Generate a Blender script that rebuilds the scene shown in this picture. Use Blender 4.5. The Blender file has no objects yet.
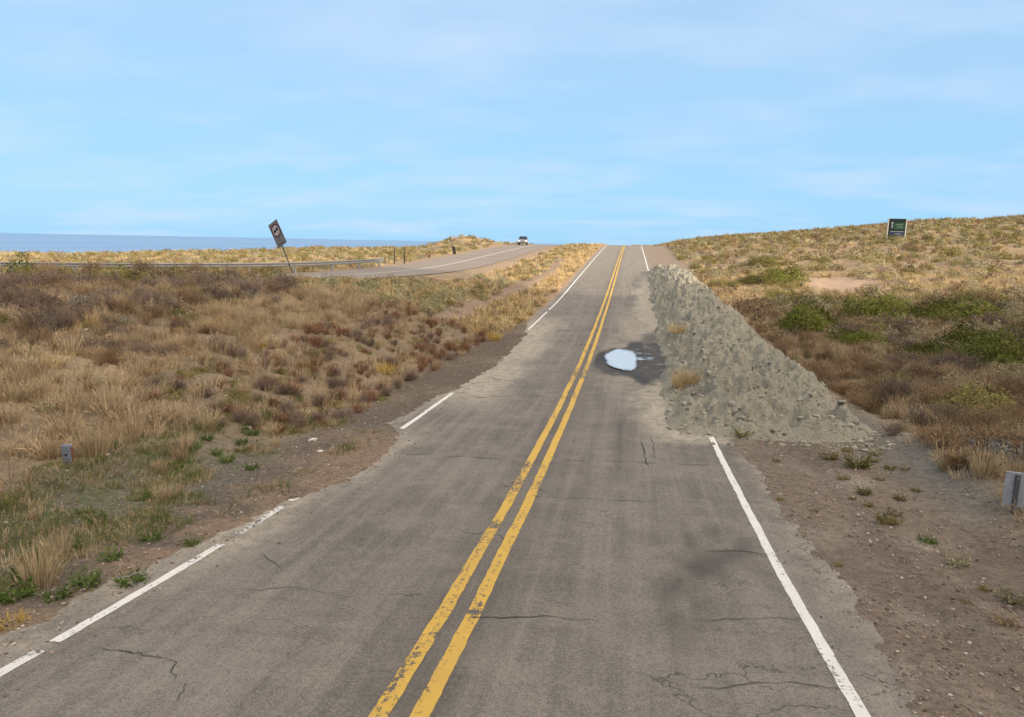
import bpy, bmesh, math
import numpy as np
from mathutils import Vector, Matrix

rng = np.random.default_rng(7)
SC = bpy.context.scene
COL = SC.collection
R = math.radians

# ------------------------------------------------------------------ helpers
_T = [np.random.default_rng(100 + i).random((256, 256)) for i in range(12)]

def vnoise(x, y, s=0):
    x = np.asarray(x, float); y = np.asarray(y, float)
    ix = np.floor(x).astype(int); iy = np.floor(y).astype(int)
    fx = x - ix; fy = y - iy
    fx = fx * fx * (3 - 2 * fx); fy = fy * fy * (3 - 2 * fy)
    T = _T[s % 12]
    a = T[ix & 255, iy & 255]; b = T[(ix + 1) & 255, iy & 255]
    c = T[ix & 255, (iy + 1) & 255]; d = T[(ix + 1) & 255, (iy + 1) & 255]
    return (a * (1 - fx) + b * fx) * (1 - fy) + (c * (1 - fx) + d * fx) * fy - 0.5

def fbm(x, y, s=0, o=4, g=0.5):
    r = 0; a = 1.0; f = 1.0
    for i in range(o):
        r = r + a * vnoise(x * f + 17.3 * i, y * f - 9.1 * i, s + i)
        a *= g; f *= 2.03
    return r

def sst(a, b, x):
    t = np.clip((x - a) / (b - a), 0, 1)
    return t * t * (3 - 2 * t)

def tag(o, label=None, cat=None, group=None, kind=None):
    if label: o['label'] = label
    if cat: o['category'] = cat
    if group: o['group'] = group
    if kind: o['kind'] = kind
    return o

def link(name, me, mats=None, parent=None, kind=None):
    o = bpy.data.objects.new(name, me); COL.objects.link(o)
    if me is not None and mats is not None:
        for m in (mats if isinstance(mats, (list, tuple)) else [mats]):
            me.materials.append(m)
    if parent is not None: o.parent = parent
    if kind: o['kind'] = kind
    return o

def empty(name, loc, rz=0.0):
    o = bpy.data.objects.new(name, None); COL.objects.link(o)
    o.location = loc; o.rotation_euler = (0, 0, rz); o.empty_display_size = 0.2
    return o

def quadmesh(name, V, F, smooth=False, attrs=None):
    """V (n,3), F (m,4) numpy -> mesh; attrs: {name:(domain,type,array)}"""
    V = np.asarray(V, np.float32); F = np.asarray(F, np.int32)
    me = bpy.data.meshes.new(name)
    me.vertices.add(len(V)); me.vertices.foreach_set('co', V.ravel())
    k = F.shape[1]
    me.loops.add(F.size); me.loops.foreach_set('vertex_index', F.ravel())
    me.polygons.add(len(F))
    me.polygons.foreach_set('loop_start', np.arange(0, F.size, k, dtype=np.int32))
    me.polygons.foreach_set('loop_total', np.full(len(F), k, np.int32))
    me.update(calc_edges=True)
    me.polygons.foreach_set('use_smooth', np.full(len(F), smooth))
    if attrs:
        for n, (dom, typ, arr) in attrs.items():
            a = me.attributes.new(n, typ, dom)
            arr = np.asarray(arr, np.float32)
            if typ == 'FLOAT_COLOR':
                if arr.shape[1] == 3: arr = np.hstack([arr, np.ones((len(arr), 1), np.float32)])
                a.data.foreach_set('color', arr.ravel())
            else:
                a.data.foreach_set('value', arr.ravel())
    return me

def gridmesh(name, xs, ys, Z, attrs=None, smooth=True):
    nx, ny = len(xs), len(ys)
    X, Y = np.meshgrid(xs, ys, indexing='ij')
    V = np.stack([X, Y, Z], -1).reshape(-1, 3)
    i = np.arange(nx - 1)[:, None] * ny + np.arange(ny - 1)[None, :]
    i = i.ravel()
    F = np.stack([i, i + ny, i + ny + 1, i + 1], -1)
    return quadmesh(name, V, F, smooth, attrs)

# ------------------------------------------------------------------ bmesh part helper
def bm_new(): return bmesh.new()

def add_box(bm, c, s, M=None, bevel=0.0):
    r = bmesh.ops.create_cube(bm, size=1.0)
    vs = r['verts']
    for v in vs: v.co = Vector((v.co.x * s[0] + c[0], v.co.y * s[1] + c[1], v.co.z * s[2] + c[2]))
    if bevel > 0:
        es = list({e for v in vs for e in v.link_edges})
        rr = bmesh.ops.bevel(bm, geom=es, offset=bevel, segments=2, affect='EDGES', profile=0.5)
        vs = list({v for f in rr['faces'] for v in f.verts} | {v for v in vs if v.is_valid})
    if M is not None:
        for v in vs: v.co = M @ v.co

def add_cyl(bm, p0, p1, r0, r1=None, n=12):
    p0 = Vector(p0); p1 = Vector(p1); d = p1 - p0
    r1 = r0 if r1 is None else r1
    q = d.to_track_quat('Z', 'Y').to_matrix().to_4x4()
    M = Matrix.Translation((p0 + p1) / 2) @ q
    bmesh.ops.create_cone(bm, cap_ends=True, segments=n, radius1=r0, radius2=r1, depth=d.length, matrix=M)

def bm_obj(name, bm, mat, parent=None, smooth=False):
    me = bpy.data.meshes.new(name)
    bm.normal_update(); bm.to_mesh(me); bm.free()
    if smooth:
        for p in me.polygons: p.use_smooth = True
    return link(name, me, mat, parent)

# ------------------------------------------------------------------ node helpers
class NT:
    def __init__(s, name):
        s.m = bpy.data.materials.new(name); s.m.use_nodes = True
        s.t = s.m.node_tree; s.t.nodes.clear()
        s.out = s.t.nodes.new('ShaderNodeOutputMaterial')
    def n(s, typ, **kw):
        x = s.t.nodes.new(typ)
        for k, v in kw.items():
            if k.startswith('i_'): pass
            else: setattr(x, k, v)
        return x
    def l(s, a, b): s.t.links.new(a, b)
    def val(s, inp, v):
        if hasattr(v, 'links'): s.l(v, inp)
        else: inp.default_value = v
    def math(s, op, a, b=0.0, clamp=False):
        x = s.n('ShaderNodeMath', operation=op); x.use_clamp = clamp
        s.val(x.inputs[0], a); s.val(x.inputs[1], b); return x.outputs[0]
    def mix(s, f, a, b, blend='MIX'):
        x = s.n('ShaderNodeMix', data_type='RGBA', blend_type=blend)
        s.val(x.inputs[0], f)
        s.val(x.inputs[6], a if hasattr(a, 'links') else (*a, 1)); s.val(x.inputs[7], b if hasattr(b, 'links') else (*b, 1))
        return x.outputs[2]
    def coord(s):
        return s.n('ShaderNodeTexCoord').outputs['Object']
    def mapp(s, v, scale=(1, 1, 1), loc=(0, 0, 0), rot=(0, 0, 0)):
        x = s.n('ShaderNodeMapping'); s.l(v, x.inputs[0])
        x.inputs['Scale'].default_value = scale; x.inputs['Location'].default_value = loc; x.inputs['Rotation'].default_value = rot
        return x.outputs[0]
    def noise(s, v, scale, detail=4, rough=0.55, dist=0.0):
        x = s.n('ShaderNodeTexNoise'); s.l(v, x.inputs['Vector'])
        x.inputs['Scale'].default_value = scale; x.inputs['Detail'].default_value = detail
        x.inputs['Roughness'].default_value = rough; x.inputs['Distortion'].default_value = dist
        return x.outputs['Fac']
    def vor(s, v, scale, feature='F1', out='Distance'):
        x = s.n('ShaderNodeTexVoronoi', feature=feature); s.l(v, x.inputs['Vector']); x.inputs['Scale'].default_value = scale
        return x.outputs[out]
    def rng(s, v, a, b, c=0.0, d=1.0):
        x = s.n('ShaderNodeMapRange'); x.clamp = True; s.l(v, x.inputs[0])
        for i, q in enumerate((a, b, c, d)): x.inputs[i + 1].default_value = q
        return x.outputs[0]
    def ramp(s, v, stops):
        x = s.n('ShaderNodeValToRGB'); s.l(v, x.inputs[0]); e = x.color_ramp.elements
        while len(e) < len(stops): e.new(0.5)
        for q, (p, c) in zip(e, stops): q.position = p; q.color = (*c, 1)
        return x.outputs[0]
    def attr(s, name):
        return s.n('ShaderNodeAttribute', attribute_name=name)
    def bump(s, h, strength=0.3, dist=0.02):
        x = s.n('ShaderNodeBump'); s.l(h, x.inputs['Height']); x.inputs['Strength'].default_value = strength; x.inputs['Distance'].default_value = dist
        return x.outputs[0]
    def bsdf(s, col, rough=0.8, normal=None, spec=0.3, metal=0.0, **kw):
        b = s.n('ShaderNodeBsdfPrincipled')
        s.val(b.inputs['Base Color'], col if hasattr(col, 'links') else (*col, 1))
        s.val(b.inputs['Roughness'], rough); s.val(b.inputs['Specular IOR Level'], spec); s.val(b.inputs['Metallic'], metal)
        if normal is not None: s.l(normal, b.inputs['Normal'])
        for k, v in kw.items(): s.val(b.inputs[k], v)
        return b.outputs[0]
    def done(s, sh):
        s.l(sh, s.out.inputs[0]); return s.m

def simple_mat(name, col, rough=0.6, metal=0.0, spec=0.4, var=0.12, scale=12.0):
    t = NT(name); c = t.coord()
    n = t.noise(c, scale, 5)
    k = t.mix(t.rng(n, 0.35, 0.7), tuple(x * (1 - var) for x in col), tuple(min(1, x * (1 + var)) for x in col))
    return t.done(t.bsdf(k, rough, t.bump(n, 0.1, 0.005), spec, metal))

# ------------------------------------------------------------------ camera
CAM = np.array([1.572, 0.0, 4.532]); F_PX = 690.0
YAW, PITCH, ROLL = R(9.532), R(9.563), R(1.16)
_f0 = np.array([-math.sin(YAW), math.cos(YAW), 0]); _r0 = np.array([math.cos(YAW), math.sin(YAW), 0]); _z = np.array([0, 0, 1.0])
CF = _f0 * math.cos(PITCH) - _z * math.sin(PITCH)
_u0 = _f0 * math.sin(PITCH) + _z * math.cos(PITCH)
CR = math.cos(ROLL) * _r0 + math.sin(ROLL) * _u0
CU = -math.sin(ROLL) * _r0 + math.cos(ROLL) * _u0
cam = bpy.data.cameras.new('camera'); cam.lens = F_PX / 1024 * 36; cam.sensor_width = 36
cam.clip_start = 0.1; cam.clip_end = 60000
co = bpy.data.objects.new('camera', cam); COL.objects.link(co)
M3 = Matrix((CR, CU, -CF)).transposed()
co.matrix_world = Matrix.Translation(CAM) @ M3.to_4x4()
SC.camera = co

# ------------------------------------------------------------------ terrain
_ky = np.array([-3000, -60, -20, 0, 8, 16, 25, 35, 50, 72, 100, 145, 153, 162, 180, 220, 320, 6000.])
_kz = np.array([5.5, 5.0, 3.2, 1.40, .594, .237, 0, .17, .47, 1.42, 2.643, 4.30, 4.37, 4.33, 4.13, 3.75, 2.9, -2.0])
_fy = np.arange(-80, 320, 0.25); _fz = np.interp(_fy, _ky, _kz)
_g = np.exp(-0.5 * (np.arange(-40, 41) * .25 / 2.6) ** 2); _g /= _g.sum()
_fz = np.convolve(np.pad(_fz, 40, mode='edge'), _g, mode='valid')

def roadz(Y): return np.interp(Y, _fy, _fz)
def rsurf(X, Y): return roadz(Y) + .026 * np.clip(X, -7, 7) * np.clip(1.5 - Y / 100, 0, 1)

_2c = np.array([(-120, 22), (-80, 25.5), (-50, 32), (-36, 36.5), (-27, 41.5), (-21, 48), (-17.8, 56), (-17, 66), (-17.2, 90), (-17.5, 140), (-17.5, 230)], float)
def _smooth_poly(P, n=3):
    for _ in range(n):
        Q = [P[0]]
        for a, b in zip(P[:-1], P[1:]): Q += [a * .75 + b * .25, a * .25 + b * .75]
        P = np.array(Q + [P[-1]])
    return P
R2 = _smooth_poly(_2c)
def dist2(X, Y):
    X = np.asarray(X, float); Y = np.asarray(Y, float)
    best = np.full(X.shape, 1e9); sgn = np.zeros(X.shape)
    for a, b in zip(R2[:-1], R2[1:]):
        d = b - a; L = d @ d
        t = np.clip(((X - a[0]) * d[0] + (Y - a[1]) * d[1]) / L, 0, 1)
        dx = X - a[0] - t * d[0]; dy = Y - a[1] - t * d[1]
        dd = np.hypot(dx, dy); cr = d[0] * dy - d[1] * dx
        m = dd < best; best = np.where(m, dd, best); sgn = np.where(m, np.sign(cr), sgn)
    return best, sgn      # sgn +1 = left of travel towards +Y (sea side)

def z2(Y):
    return np.interp(Y, [-60, 30, 50, 68, 84, 100, 120, 136, 146, 156, 175, 220, 300], [2.0, 1.72, 1.78, 2.08, 2.53, 3.05, 3.66, 4.03, 4.17, 4.15, 4.0, 3.4, 1])

def xe_left(Y):
    b = np.interp(Y, [0, 5, 7.2, 8.6, 9.4, 10.8, 13, 14.4, 15.3, 18.6, 20.5, 26, 33, 35.5, 38, 300], [-4.3, -4.15, -3.95, -3.66, -3.6, -3.2, -3.05, -3.45, -3.95, -3.85, -3.45, -3.25, -3.25, -3.65, -4.0, -4.0])
    return b + .22 * fbm(Y * .9, Y * .13, 2, 5, .7)
def xe_right(Y):
    b = np.interp(Y, [0, 4.5, 8, 14, 300], [3.95, 3.95, 4.12, 3.95, 4.0])
    return b + .18 * fbm(Y * 1.1, 5 + Y * .1, 5, 5, .7)

def HT(X, Y):
    X = np.asarray(X, float); Y = np.asarray(Y, float)
    zr = rsurf(X, Y)
    # ---- left of the road
    dl = -X - 4.1
    Z2 = z2(Y)
    top = Z2 + .32 * np.exp(-((Y - 25) / 14) ** 2) - .42 * np.exp(-((Y - 53) / 11) ** 2) * sst(-16, -11, X)
    t = np.clip((dl - 1.3) / 10.5, 0, 1)
    s = 1 - (1 - t) ** 1.7
    s = s * sst(0, .16, t)
    s = s * (1 - .45 * sst(30, 42, Y) * (1 - t))
    zl = zr + (top - zr) * s
    zl = zl + sst(1.2, 4, dl) * (.55 * fbm(X * .24, Y * .24, 3, 3) * sst(60, 40, Y) + .20 * fbm(X * .6, Y * .6, 5, 2) + .16 * fbm(X * 1.1, Y * 1.1, 6, 3))
    zl = zl + .30 * np.exp(-((X + 7.3 - .5 * np.sin(Y * .11)) / .9) ** 2) * sst(33, 40, Y) * sst(100, 75, Y)
    # sea side
    sea = -.9 * sst(22, 32, -X) * sst(45, 70, Y + .5 * np.maximum(0, -X - 30)) * (1 - .75 * np.exp(-((X + 29) / 8) ** 2 - ((Y - 124) / 16) ** 2)) - .012 * np.maximum(0, -X - 25) + .7 * fbm(X * .09, Y * .09, 8, 3) * sst(23, 40, -X) + 1.75 * np.exp(-((X + 29.5) / 5.5) ** 2 - ((Y - 126) / 10) ** 2)
    zl = zl + sea
    cs = -.85 * X + .52 * Y
    s0 = 112 + 16 * sst(40, 110, -X)
    zl = zl - 20 * sst(0, 45, cs - s0) - 60 * sst(40, 600, cs - s0)
    d2, sg = dist2(X, Y) if np.any(X < -5) else (np.full(X.shape, 99.), 0)
    zl = zl + (Z2 - .035 - zl) * sst(7.2, 4.4, d2)
    # ---- right of the road
    Yb = np.minimum(Y, 152)
    base = rsurf(X, Yb); base = base + (rsurf(X, Y) - base) * sst(14, 5, X)
    fade = sst(320, 190, Y)
    rise = .089 * np.maximum(0, X - 8.5) + .85 * sst(7.5, 19, X) * sst(62, 122, Y)
    rise = np.where(rise > 15, 15 + (rise - 15) * .3, rise)
    zq = base + rise * fade + sst(6.5, 10, X) * (.42 * fbm(X * .22, Y * .22, 4, 3) + .14 * fbm(X * 1.2, Y * 1.2, 7, 3))
    zq = zq + sst(25, 60, X) * 1.3 * fbm(X * .045, Y * .045, 9, 2)
    zq = zq + .28 * np.exp(-((X - 7.6) / .55) ** 2) * sst(9, 11, Y) * sst(17, 14, Y)
    zq = zq - .22 * np.exp(-((X - 8.3) / .5) ** 2) * sst(16, 20, Y) * sst(85, 75, Y)
    # unseen knoll added beyond the right edge of frame to shade the foreground
    q = X - (11.5 + .60 * np.maximum(Y, -12))
    shade_kn = 30 * sst(0, 32, q) * sst(35, 0, Y + .12 * X) * sst(-150, -70, Y) * sst(80, 48, X)
    zq = zq + shade_kn
    # ---- join across the carriageway
    z = np.where(X < 0, zl, zq)
    xl = xe_left(Y); xr_ = xe_right(Y)
    nn = .026 * fbm(X * 5, Y * 5, 1, 4, .65)
    relL = np.clip((xl - X) * .12, -.07, .03) + nn * .7
    relR = np.clip((X - xr_) * .12, -.07, .012) + nn * .7
    rel = np.where(X < 0, relL, relR)
    kk = np.where(X < 0, sst(-3.6, -5.4, X), sst(4.2, 5.6, X))
    kk = np.where((X < 0) & (xl > -3.6), sst(-4.2, -5.6, X), kk)
    zz = (zr + rel) * (1 - kk) + (z + nn) * kk
    rut = -.035 * (np.exp(-((X - 4.95 - .05 * (Y - 9)) / .16) ** 2) + np.exp(-((X - 6.25 - .05 * (Y - 9)) / .16) ** 2)) * sst(15, 13, Y)
    zz = zz + rut * (X > 4.4)
    far = sst(330, 380, Y)
    return zz * (1 - far * (np.abs(X) < 6)) + z * far * (np.abs(X) < 6)

def ray(px, py):
    v = CF + CR * ((px - 512) / F_PX) - CU * ((py - 358.5) / F_PX)
    return v
def hit(px, py, far=400):
    v = ray(px, py)
    t = np.concatenate([np.arange(3, 40, .05), np.arange(40, far, .25)])
    P = CAM[None] + t[:, None] * v[None]
    g = P[:, 2] - HT(P[:, 0], P[:, 1])
    k = np.argmax(g < 0)
    if g[k] >= 0: k = len(t) - 1
    return P[k]
def proj(P):
    P = np.asarray(P, float) - CAM
    d = P @ CF
    return 512 + F_PX * (P @ CR) / d, 358.5 - F_PX * (P @ CU) / d, d

def axis(parts):
    out = [parts[0][0]]
    for a, b, s0, s1 in parts:
        x = a; L = []
        while x < b - 1e-6:
            f = (x - a) / (b - a); st = s0 + (s1 - s0) * f
            x += st; L.append(min(x, b))
        out += L
    return np.array(sorted(set(np.round(out, 4))))
xs = axis([(-6000, -400, 1200, 300), (-400, -120, 60, 8), (-120, -36, 4, .9), (-36, -11, .8, .22), (-11, -4.6, .16, .12), (-4.6, -2.4, .07, .07), (-2.4, 3.6, .8, .8), (3.6, 4.6, .07, .07), (4.6, 9, .12, .14), (9, 20, .16, .4), (20, 120, .6, 3), (120, 400, 6, 50), (400, 6000, 300, 1200)])
ys = axis([(-6000, -200, 1200, 200), (-200, -20, 20, 3), (-20, 2, 2, .3), (2, 20, .1, .14), (20, 50, .16, .4), (50, 150, .45, 1.4), (150, 320, 1.6, 8), (320, 1000, 20, 100), (1000, 9000, 300, 1500)])
GX, GY = np.meshgrid(xs, ys, indexing='ij')
GZ = HT(GX, GY)

# ground colours (the soil's own colours)
def lerp3(a, b, w): return a + (np.asarray(b) - a) * w[..., None]
n1 = fbm(GX * .35, GY * .35, 1, 4); n2 = fbm(GX * 1.7, GY * 1.7, 5, 4); n3 = fbm(GX * .07, GY * .07, 8, 3)
soil = np.zeros(GX.shape + (3,)) + np.array([.175, .135, .092])
soil = lerp3(soil, [.28, .21, .128], np.clip(.25 + 1.6 * n1, 0, 1) * .65)           # straw litter
soil = lerp3(soil, [.115, .092, .070], np.clip(-.1 + 2.0 * n2, 0, 1) * .7)
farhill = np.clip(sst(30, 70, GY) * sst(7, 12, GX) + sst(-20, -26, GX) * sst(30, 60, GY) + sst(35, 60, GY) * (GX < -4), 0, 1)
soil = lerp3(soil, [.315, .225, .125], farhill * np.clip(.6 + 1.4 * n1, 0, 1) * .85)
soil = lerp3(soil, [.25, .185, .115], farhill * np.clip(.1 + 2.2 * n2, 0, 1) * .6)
# right gravel apron, reddish brown
ap = sst(7.6, 6.6, GX + .6 * n1) * (GX > 0) * sst(18, 14.5, GY)
soil = lerp3(soil, [.150, .117, .093], ap)
soil = lerp3(soil, [.205, .175, .145], ap * np.clip(.1 + 1.8 * n2, 0, 1) * .8)
soil = lerp3(soil, [.105, .082, .067], ap * np.clip(-.1 + 2.4 * n1, 0, 1) * .8)
for xr0, cc, k0 in ((4.95, [.10, .08, .066], .55), (5.55, [.25, .205, .16], .6), (6.25, [.10, .08, .066], .5)):
    soil = lerp3(soil, cc, ap * k0 * np.exp(-((GX - xr0 - .05 * (GY - 9) - .5 * n3) / .17) ** 2) * np.clip(.5 + 1.6 * n2, 0, 1))
ap2 = sst(8.8, 7.6, GX) * (GX > 0) * sst(60, 80, GY)
soil = lerp3(soil, [.20, .158, .122], ap2)
dit = np.exp(-((GX - 7.2 - .05 * (GY - 16)) / .5) ** 2) * sst(9, 12, GY) * sst(22, 17, GY)
soil = lerp3(soil, [.13, .12, .105], np.clip(dit, 0, 1))
# left shoulder, dark damp gravel
sh = sst(-6.0, -5.0, GX + .9 * n1) * (GX < 0) * sst(40, 33, GY)
soil = lerp3(soil, [.105, .085, .068], sh)
soil = lerp3(soil, [.17, .125, .09], sh * sst(15.5, 13.5, GY) * np.clip(.3 + 1.8 * n2 + sst(-4.6, -3.6, GX), 0, 1))
soil = lerp3(soil, [.095, .074, .054], sh * sst(15, 19, GY) * .75)
soil = lerp3(soil, [.16, .125, .09], sh * sst(15, 19, GY) * np.clip(-.1 + 1.8 * n1 + .8 * n2, 0, 1) * .8)
gr = sst(-8.2, -6.6, GX + 1.1 * n1) * sst(-4.6, -5.4, GX) * sst(15, 10.5, GY)
soil = lerp3(soil, [.105, .10, .085], gr * .8)
soil = lerp3(soil, [.07, .085, .035], gr * np.clip(-.1 + 2.6 * n2, 0, 1) * .7)
sh2 = sst(-5.4, -4.6, GX) * (GX < 0) * sst(40, 60, GY)
soil = lerp3(soil, [.28, .19, .13], sh2 * .8)
# bare dirt track along the left ridge, pull-in beside road two, bare patch on the hill
tr = np.exp(-((GX + 7.3 - .5 * np.sin(GY * .11)) / .7) ** 2) * sst(31, 36, GY) * sst(110, 80, GY)
soil = lerp3(soil, [.20, .145, .105], np.clip(tr * 1.2, 0, 1))
d2g, sgg = dist2(GX, GY)
soil = lerp3(soil, [.235, .178, .128], sst(9, 7, d2g) * (.55 + .35 * np.clip(.5 + 2 * n2, 0, 1)))
bp = hit(835, 283)
pat = np.exp(-((GX - bp[0]) / 2.6) ** 4 - ((GY - bp[1] + .5) / 6) ** 4)
soil = lerp3(soil, [.34, .245, .175], np.clip(pat * 1.1, 0, 1))
soil = np.clip(soil, .02, .6)

t = NT('ground_soil'); c = t.coord()
at = t.attr('soil').outputs['Color']
f1 = t.noise(c, 9, 6, .65); f2 = t.noise(c, 45, 4, .7); f3 = t.vor(c, 22)
k = t.mix(t.rng(f1, .3, .72), (.62, .62, .62), (1.34, 1.32, 1.28))
colr = t.mix(1.0, at, k, 'MULTIPLY')
k2 = t.mix(t.rng(f2, .35, .7), (.7, .7, .7), (1.3, 1.3, 1.3))
colr = t.mix(1.0, colr, k2, 'MULTIPLY')
peb = t.math('MULTIPLY', t.rng(f3, .28, .12), t.rng(t.vor(c, 22, out='Color'), .55, .6))
colr = t.mix(t.math('MULTIPLY', peb, .55), colr, (.36, .31, .26))
hgt = t.math('ADD', t.math('MULTIPLY', f1, .6), t.math('ADD', t.math('MULTIPLY', f2, .35), t.math('MULTIPLY', peb, .35)))
m_ground = t.done(t.bsdf(colr, .95, t.bump(hgt, .9, .05), .15))
ground = link('ground', gridmesh('ground', xs, ys, GZ, {'soil': ('POINT', 'FLOAT_COLOR', soil.reshape(-1, 3))}), m_ground, kind='structure')

# ------------------------------------------------------------------ sea
t = NT('sea_water'); c = t.coord()
w1 = t.noise(t.mapp(c, (.02, .035, 1), rot=(0, 0, .5)), 1.0, 5, .6)
w2 = t.noise(t.mapp(c, (.004, .0006, 1), rot=(0, 0, .6)), 1.0, 5, .6)
colr = t.mix(t.rng(w2, .35, .65), (.115, .20, .33), (.14, .235, .375))
m_sea = t.done(t.bsdf(colr, .6, t.bump(w1, .25, 1.0), .08))
a = np.radians(np.linspace(0, 360, 181)[:-1]); rr = [0, 200, 1500, 9000]
sea_xy = np.array([(-9000., -7000), (-9000, 16000), (9000, 16000), (9000, 140), (300, 140), (-60, 60), (-160, -7000)])
bm = bm_new(); vs = [bm.verts.new((x, y, -11.0)) for x, y in sea_xy]; bm.faces.new(vs[::-1])
o = bm_obj('sea', bm, m_sea); tag(o, kind='structure')

# ------------------------------------------------------------------ main road
rx = np.concatenate([[-4.35], np.arange(-4.2, 4.21, .1), [4.35]]); ry = axis([(-60, 0, 2, .5), (0, 40, .12, .2), (40, 170, .3, 1.0), (170, 330, 2, 4)])
PX, PY = np.meshgrid(rx, ry, indexing='ij')
def road_top(X, Y):
    z = rsurf(X, Y)
    return z - .012 * np.exp(-((X - 1.5) / 1.1) ** 2 - ((Y - 27) / 3) ** 2)
PZ = road_top(PX, PY)
PZ[0] -= .08; PZ[-1] -= .08
g1 = fbm(PX * 1.3, PY * .5, 2, 4); g2 = fbm(PX * 4, PY * 2, 7, 3)
# dust: sandy stains at the mound foot, tan edge left of the dip
dust = sst(1.75, 2.75, PX + .8 * g1) * sst(14.2, 15.2, PY + .4 * g2) * sst(80, 60, PY)
dust = np.maximum(dust, .95 * sst(-1.5, -3.0, PX + 1.1 * g1) * sst(16, 21, PY) * sst(44, 34, PY))
dust = np.maximum(dust, .55 * sst(.4, 1.9, PX + 1.2 * g1) * sst(19, 24, PY) * sst(50, 36, PY))
dust = np.maximum(dust, .45 * sst(-3.5, -4.0, PX + .5 * g2))
dust = np.maximum(dust, .35 * sst(3.6, 4.05, PX + .5 * g2))
dust = np.maximum(dust, .7 * sst(-2.5, -3.3, PX + .5 * g1) * sst(5.5, 8, PY) * sst(16, 13, PY))
dust = np.maximum(dust, .33 * sst(40, 90, PY))
pud = hit(621, 362)
ang = np.arctan2((PY - pud[1]) / 4.2, (PX - (pud[0] + .55)) / 1.35)
er = np.hypot((PX - (pud[0] + .9)) / 1.8, (PY - (pud[1] + .3)) / (1.2 + 3.9 * sst(-1.3, .9, PX - pud[0]))) + .3 * g1
wet = sst(1.06, .9, er)
er2 = np.hypot((PX - (pud[0] + 1.5)) / .9, (PY - (pud[1] + 3)) / 5.5) + .2 * g1
wet = np.maximum(wet, .85 * sst(1.1, .75, er2))
wet = np.maximum(wet, .9 * sst(1.25, 1.0, np.hypot((PX - pud[0] + .05) / .92, (PY - pud[1]) / 3.0) + .25 * g1))
dark = .8 * np.clip(.6 + 1.6 * g2, 0, 1) * np.exp(-((PX - 2.5 + .9 * g1) / .38) ** 2 - ((PY - 8.0 + 2 * g1) / 1.2) ** 2)          # old oil stain
dark = np.maximum(dark, .5 * np.exp(-((PX - 1.55 - .1 * g1) / .10) ** 2) * sst(11.5, 13, PY) * sst(18, 16, PY))
dark = np.maximum(dark, .45 * np.exp(-((PX - 1.75) / .06) ** 2) * sst(11, 12, PY) * sst(17.5, 15, PY))
dark = np.maximum(dark, .35 * np.exp(-((PX) / .5) ** 2))
t = NT('asphalt'); c = t.coord()
ad = t.attr('dust').outputs['Fac']; aw = t.attr('wet').outputs['Fac']; ak = t.attr('dark').outputs['Fac']
big = t.noise(c, .55, 5, .6); fine = t.noise(c, 75, 3, .75); mid = t.noise(c, 7, 5, .65)
strk = t.noise(t.mapp(c, (5.0, .12, 1)), 1.0, 5, .62)
strx = t.noise(t.mapp(c, (.25, 3.2, 1)), 1.0, 5, .65)
colr = t.mix(t.rng(big, .34, .66), (.096, .088, .079), (.155, .140, .123))
colr = t.mix(t.math('MULTIPLY', t.rng(strk, .45, .66), .6), colr, (.20, .18, .157))
colr = t.mix(t.math('MULTIPLY', t.rng(strk, .44, .28), .5), colr, (.075, .068, .061))
colr = t.mix(t.math('MULTIPLY', t.rng(strx, .55, .72), .45), colr, (.085, .075, .066))
colr = t.mix(t.math('MULTIPLY', t.rng(mid, .5, .75), .38), colr, (.088, .078, .069))
sp = t.vor(c, 130, out='Color')
colr = t.mix(t.math('MULTIPLY', t.rng(t.noise(c, 1.6, 6, .7), .48, .66), .6), colr, (.20, .178, .15))
colr = t.mix(t.math('MULTIPLY', t.rng(fine, .54, .68), .55), colr, (.33, .30, .26))
colr = t.mix(t.math('MULTIPLY', t.rng(fine, .47, .34), .75), colr, (.045, .04, .036))
fine2 = t.noise(c, 28, 3, .7)
colr = t.mix(t.math('MULTIPLY', t.rng(fine2, .5, .68), .35), colr, (.23, .20, .17))
colr = t.mix(t.math('MULTIPLY', t.rng(fine2, .48, .32), .45), colr, (.065, .058, .05))
fd = t.math('MULTIPLY', ad, t.math('ADD', t.rng(t.noise(c, 3.2, 6, .7), .3, .62), t.math('MULTIPLY', t.rng(fine2, .4, .65), .4)), True)
colr = t.mix(fd, colr, t.mix(t.rng(mid, .3, .7), (.25, .215, .165), (.34, .305, .25)))
colr = t.mix(ak, colr, (.06, .053, .047))
# hairline map cracking
cv = t.n('ShaderNodeVectorMath', operation='ADD'); t.l(c, cv.inputs[0])
nv = t.n('ShaderNodeTexNoise'); t.l(c, nv.inputs['Vector']); nv.inputs['Scale'].default_value = 2.2; nv.inputs['Detail'].default_value = 4
sc_ = t.n('ShaderNodeVectorMath', operation='SCALE'); t.l(nv.outputs['Color'], sc_.inputs[0]); sc_.inputs['Scale'].default_value = .8
t.l(sc_.outputs[0], cv.inputs[1])
ck = t.vor(t.mapp(cv.outputs[0], (.38, .52, 1)), 1.0, 'DISTANCE_TO_EDGE')
ckm = t.math('MULTIPLY', t.rng(ck, .007, .002), t.rng(big, .50, .62))
colr = t.mix(t.math('MULTIPLY', ckm, .7), colr, (.04, .036, .032))
wf = t.math('MULTIPLY', aw, t.rng(t.noise(t.mapp(c, (1.2, 2.5, 1)), 1.6, 5, .6), .2, .45), True)
colr = t.mix(wf, colr, t.mix(1.0, colr, (.22, .22, .235), 'MULTIPLY'))
rough = t.math('SUBTRACT', .9, t.math('MULTIPLY', wf, .25))
bh = t.math('SUBTRACT', t.math('ADD', fine, t.math('MULTIPLY', mid, .6)), t.math('MULTIPLY', ckm, 1.0))
m_asph = t.done(t.bsdf(colr, rough, t.bump(bh, .5, .012), .12))
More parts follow.
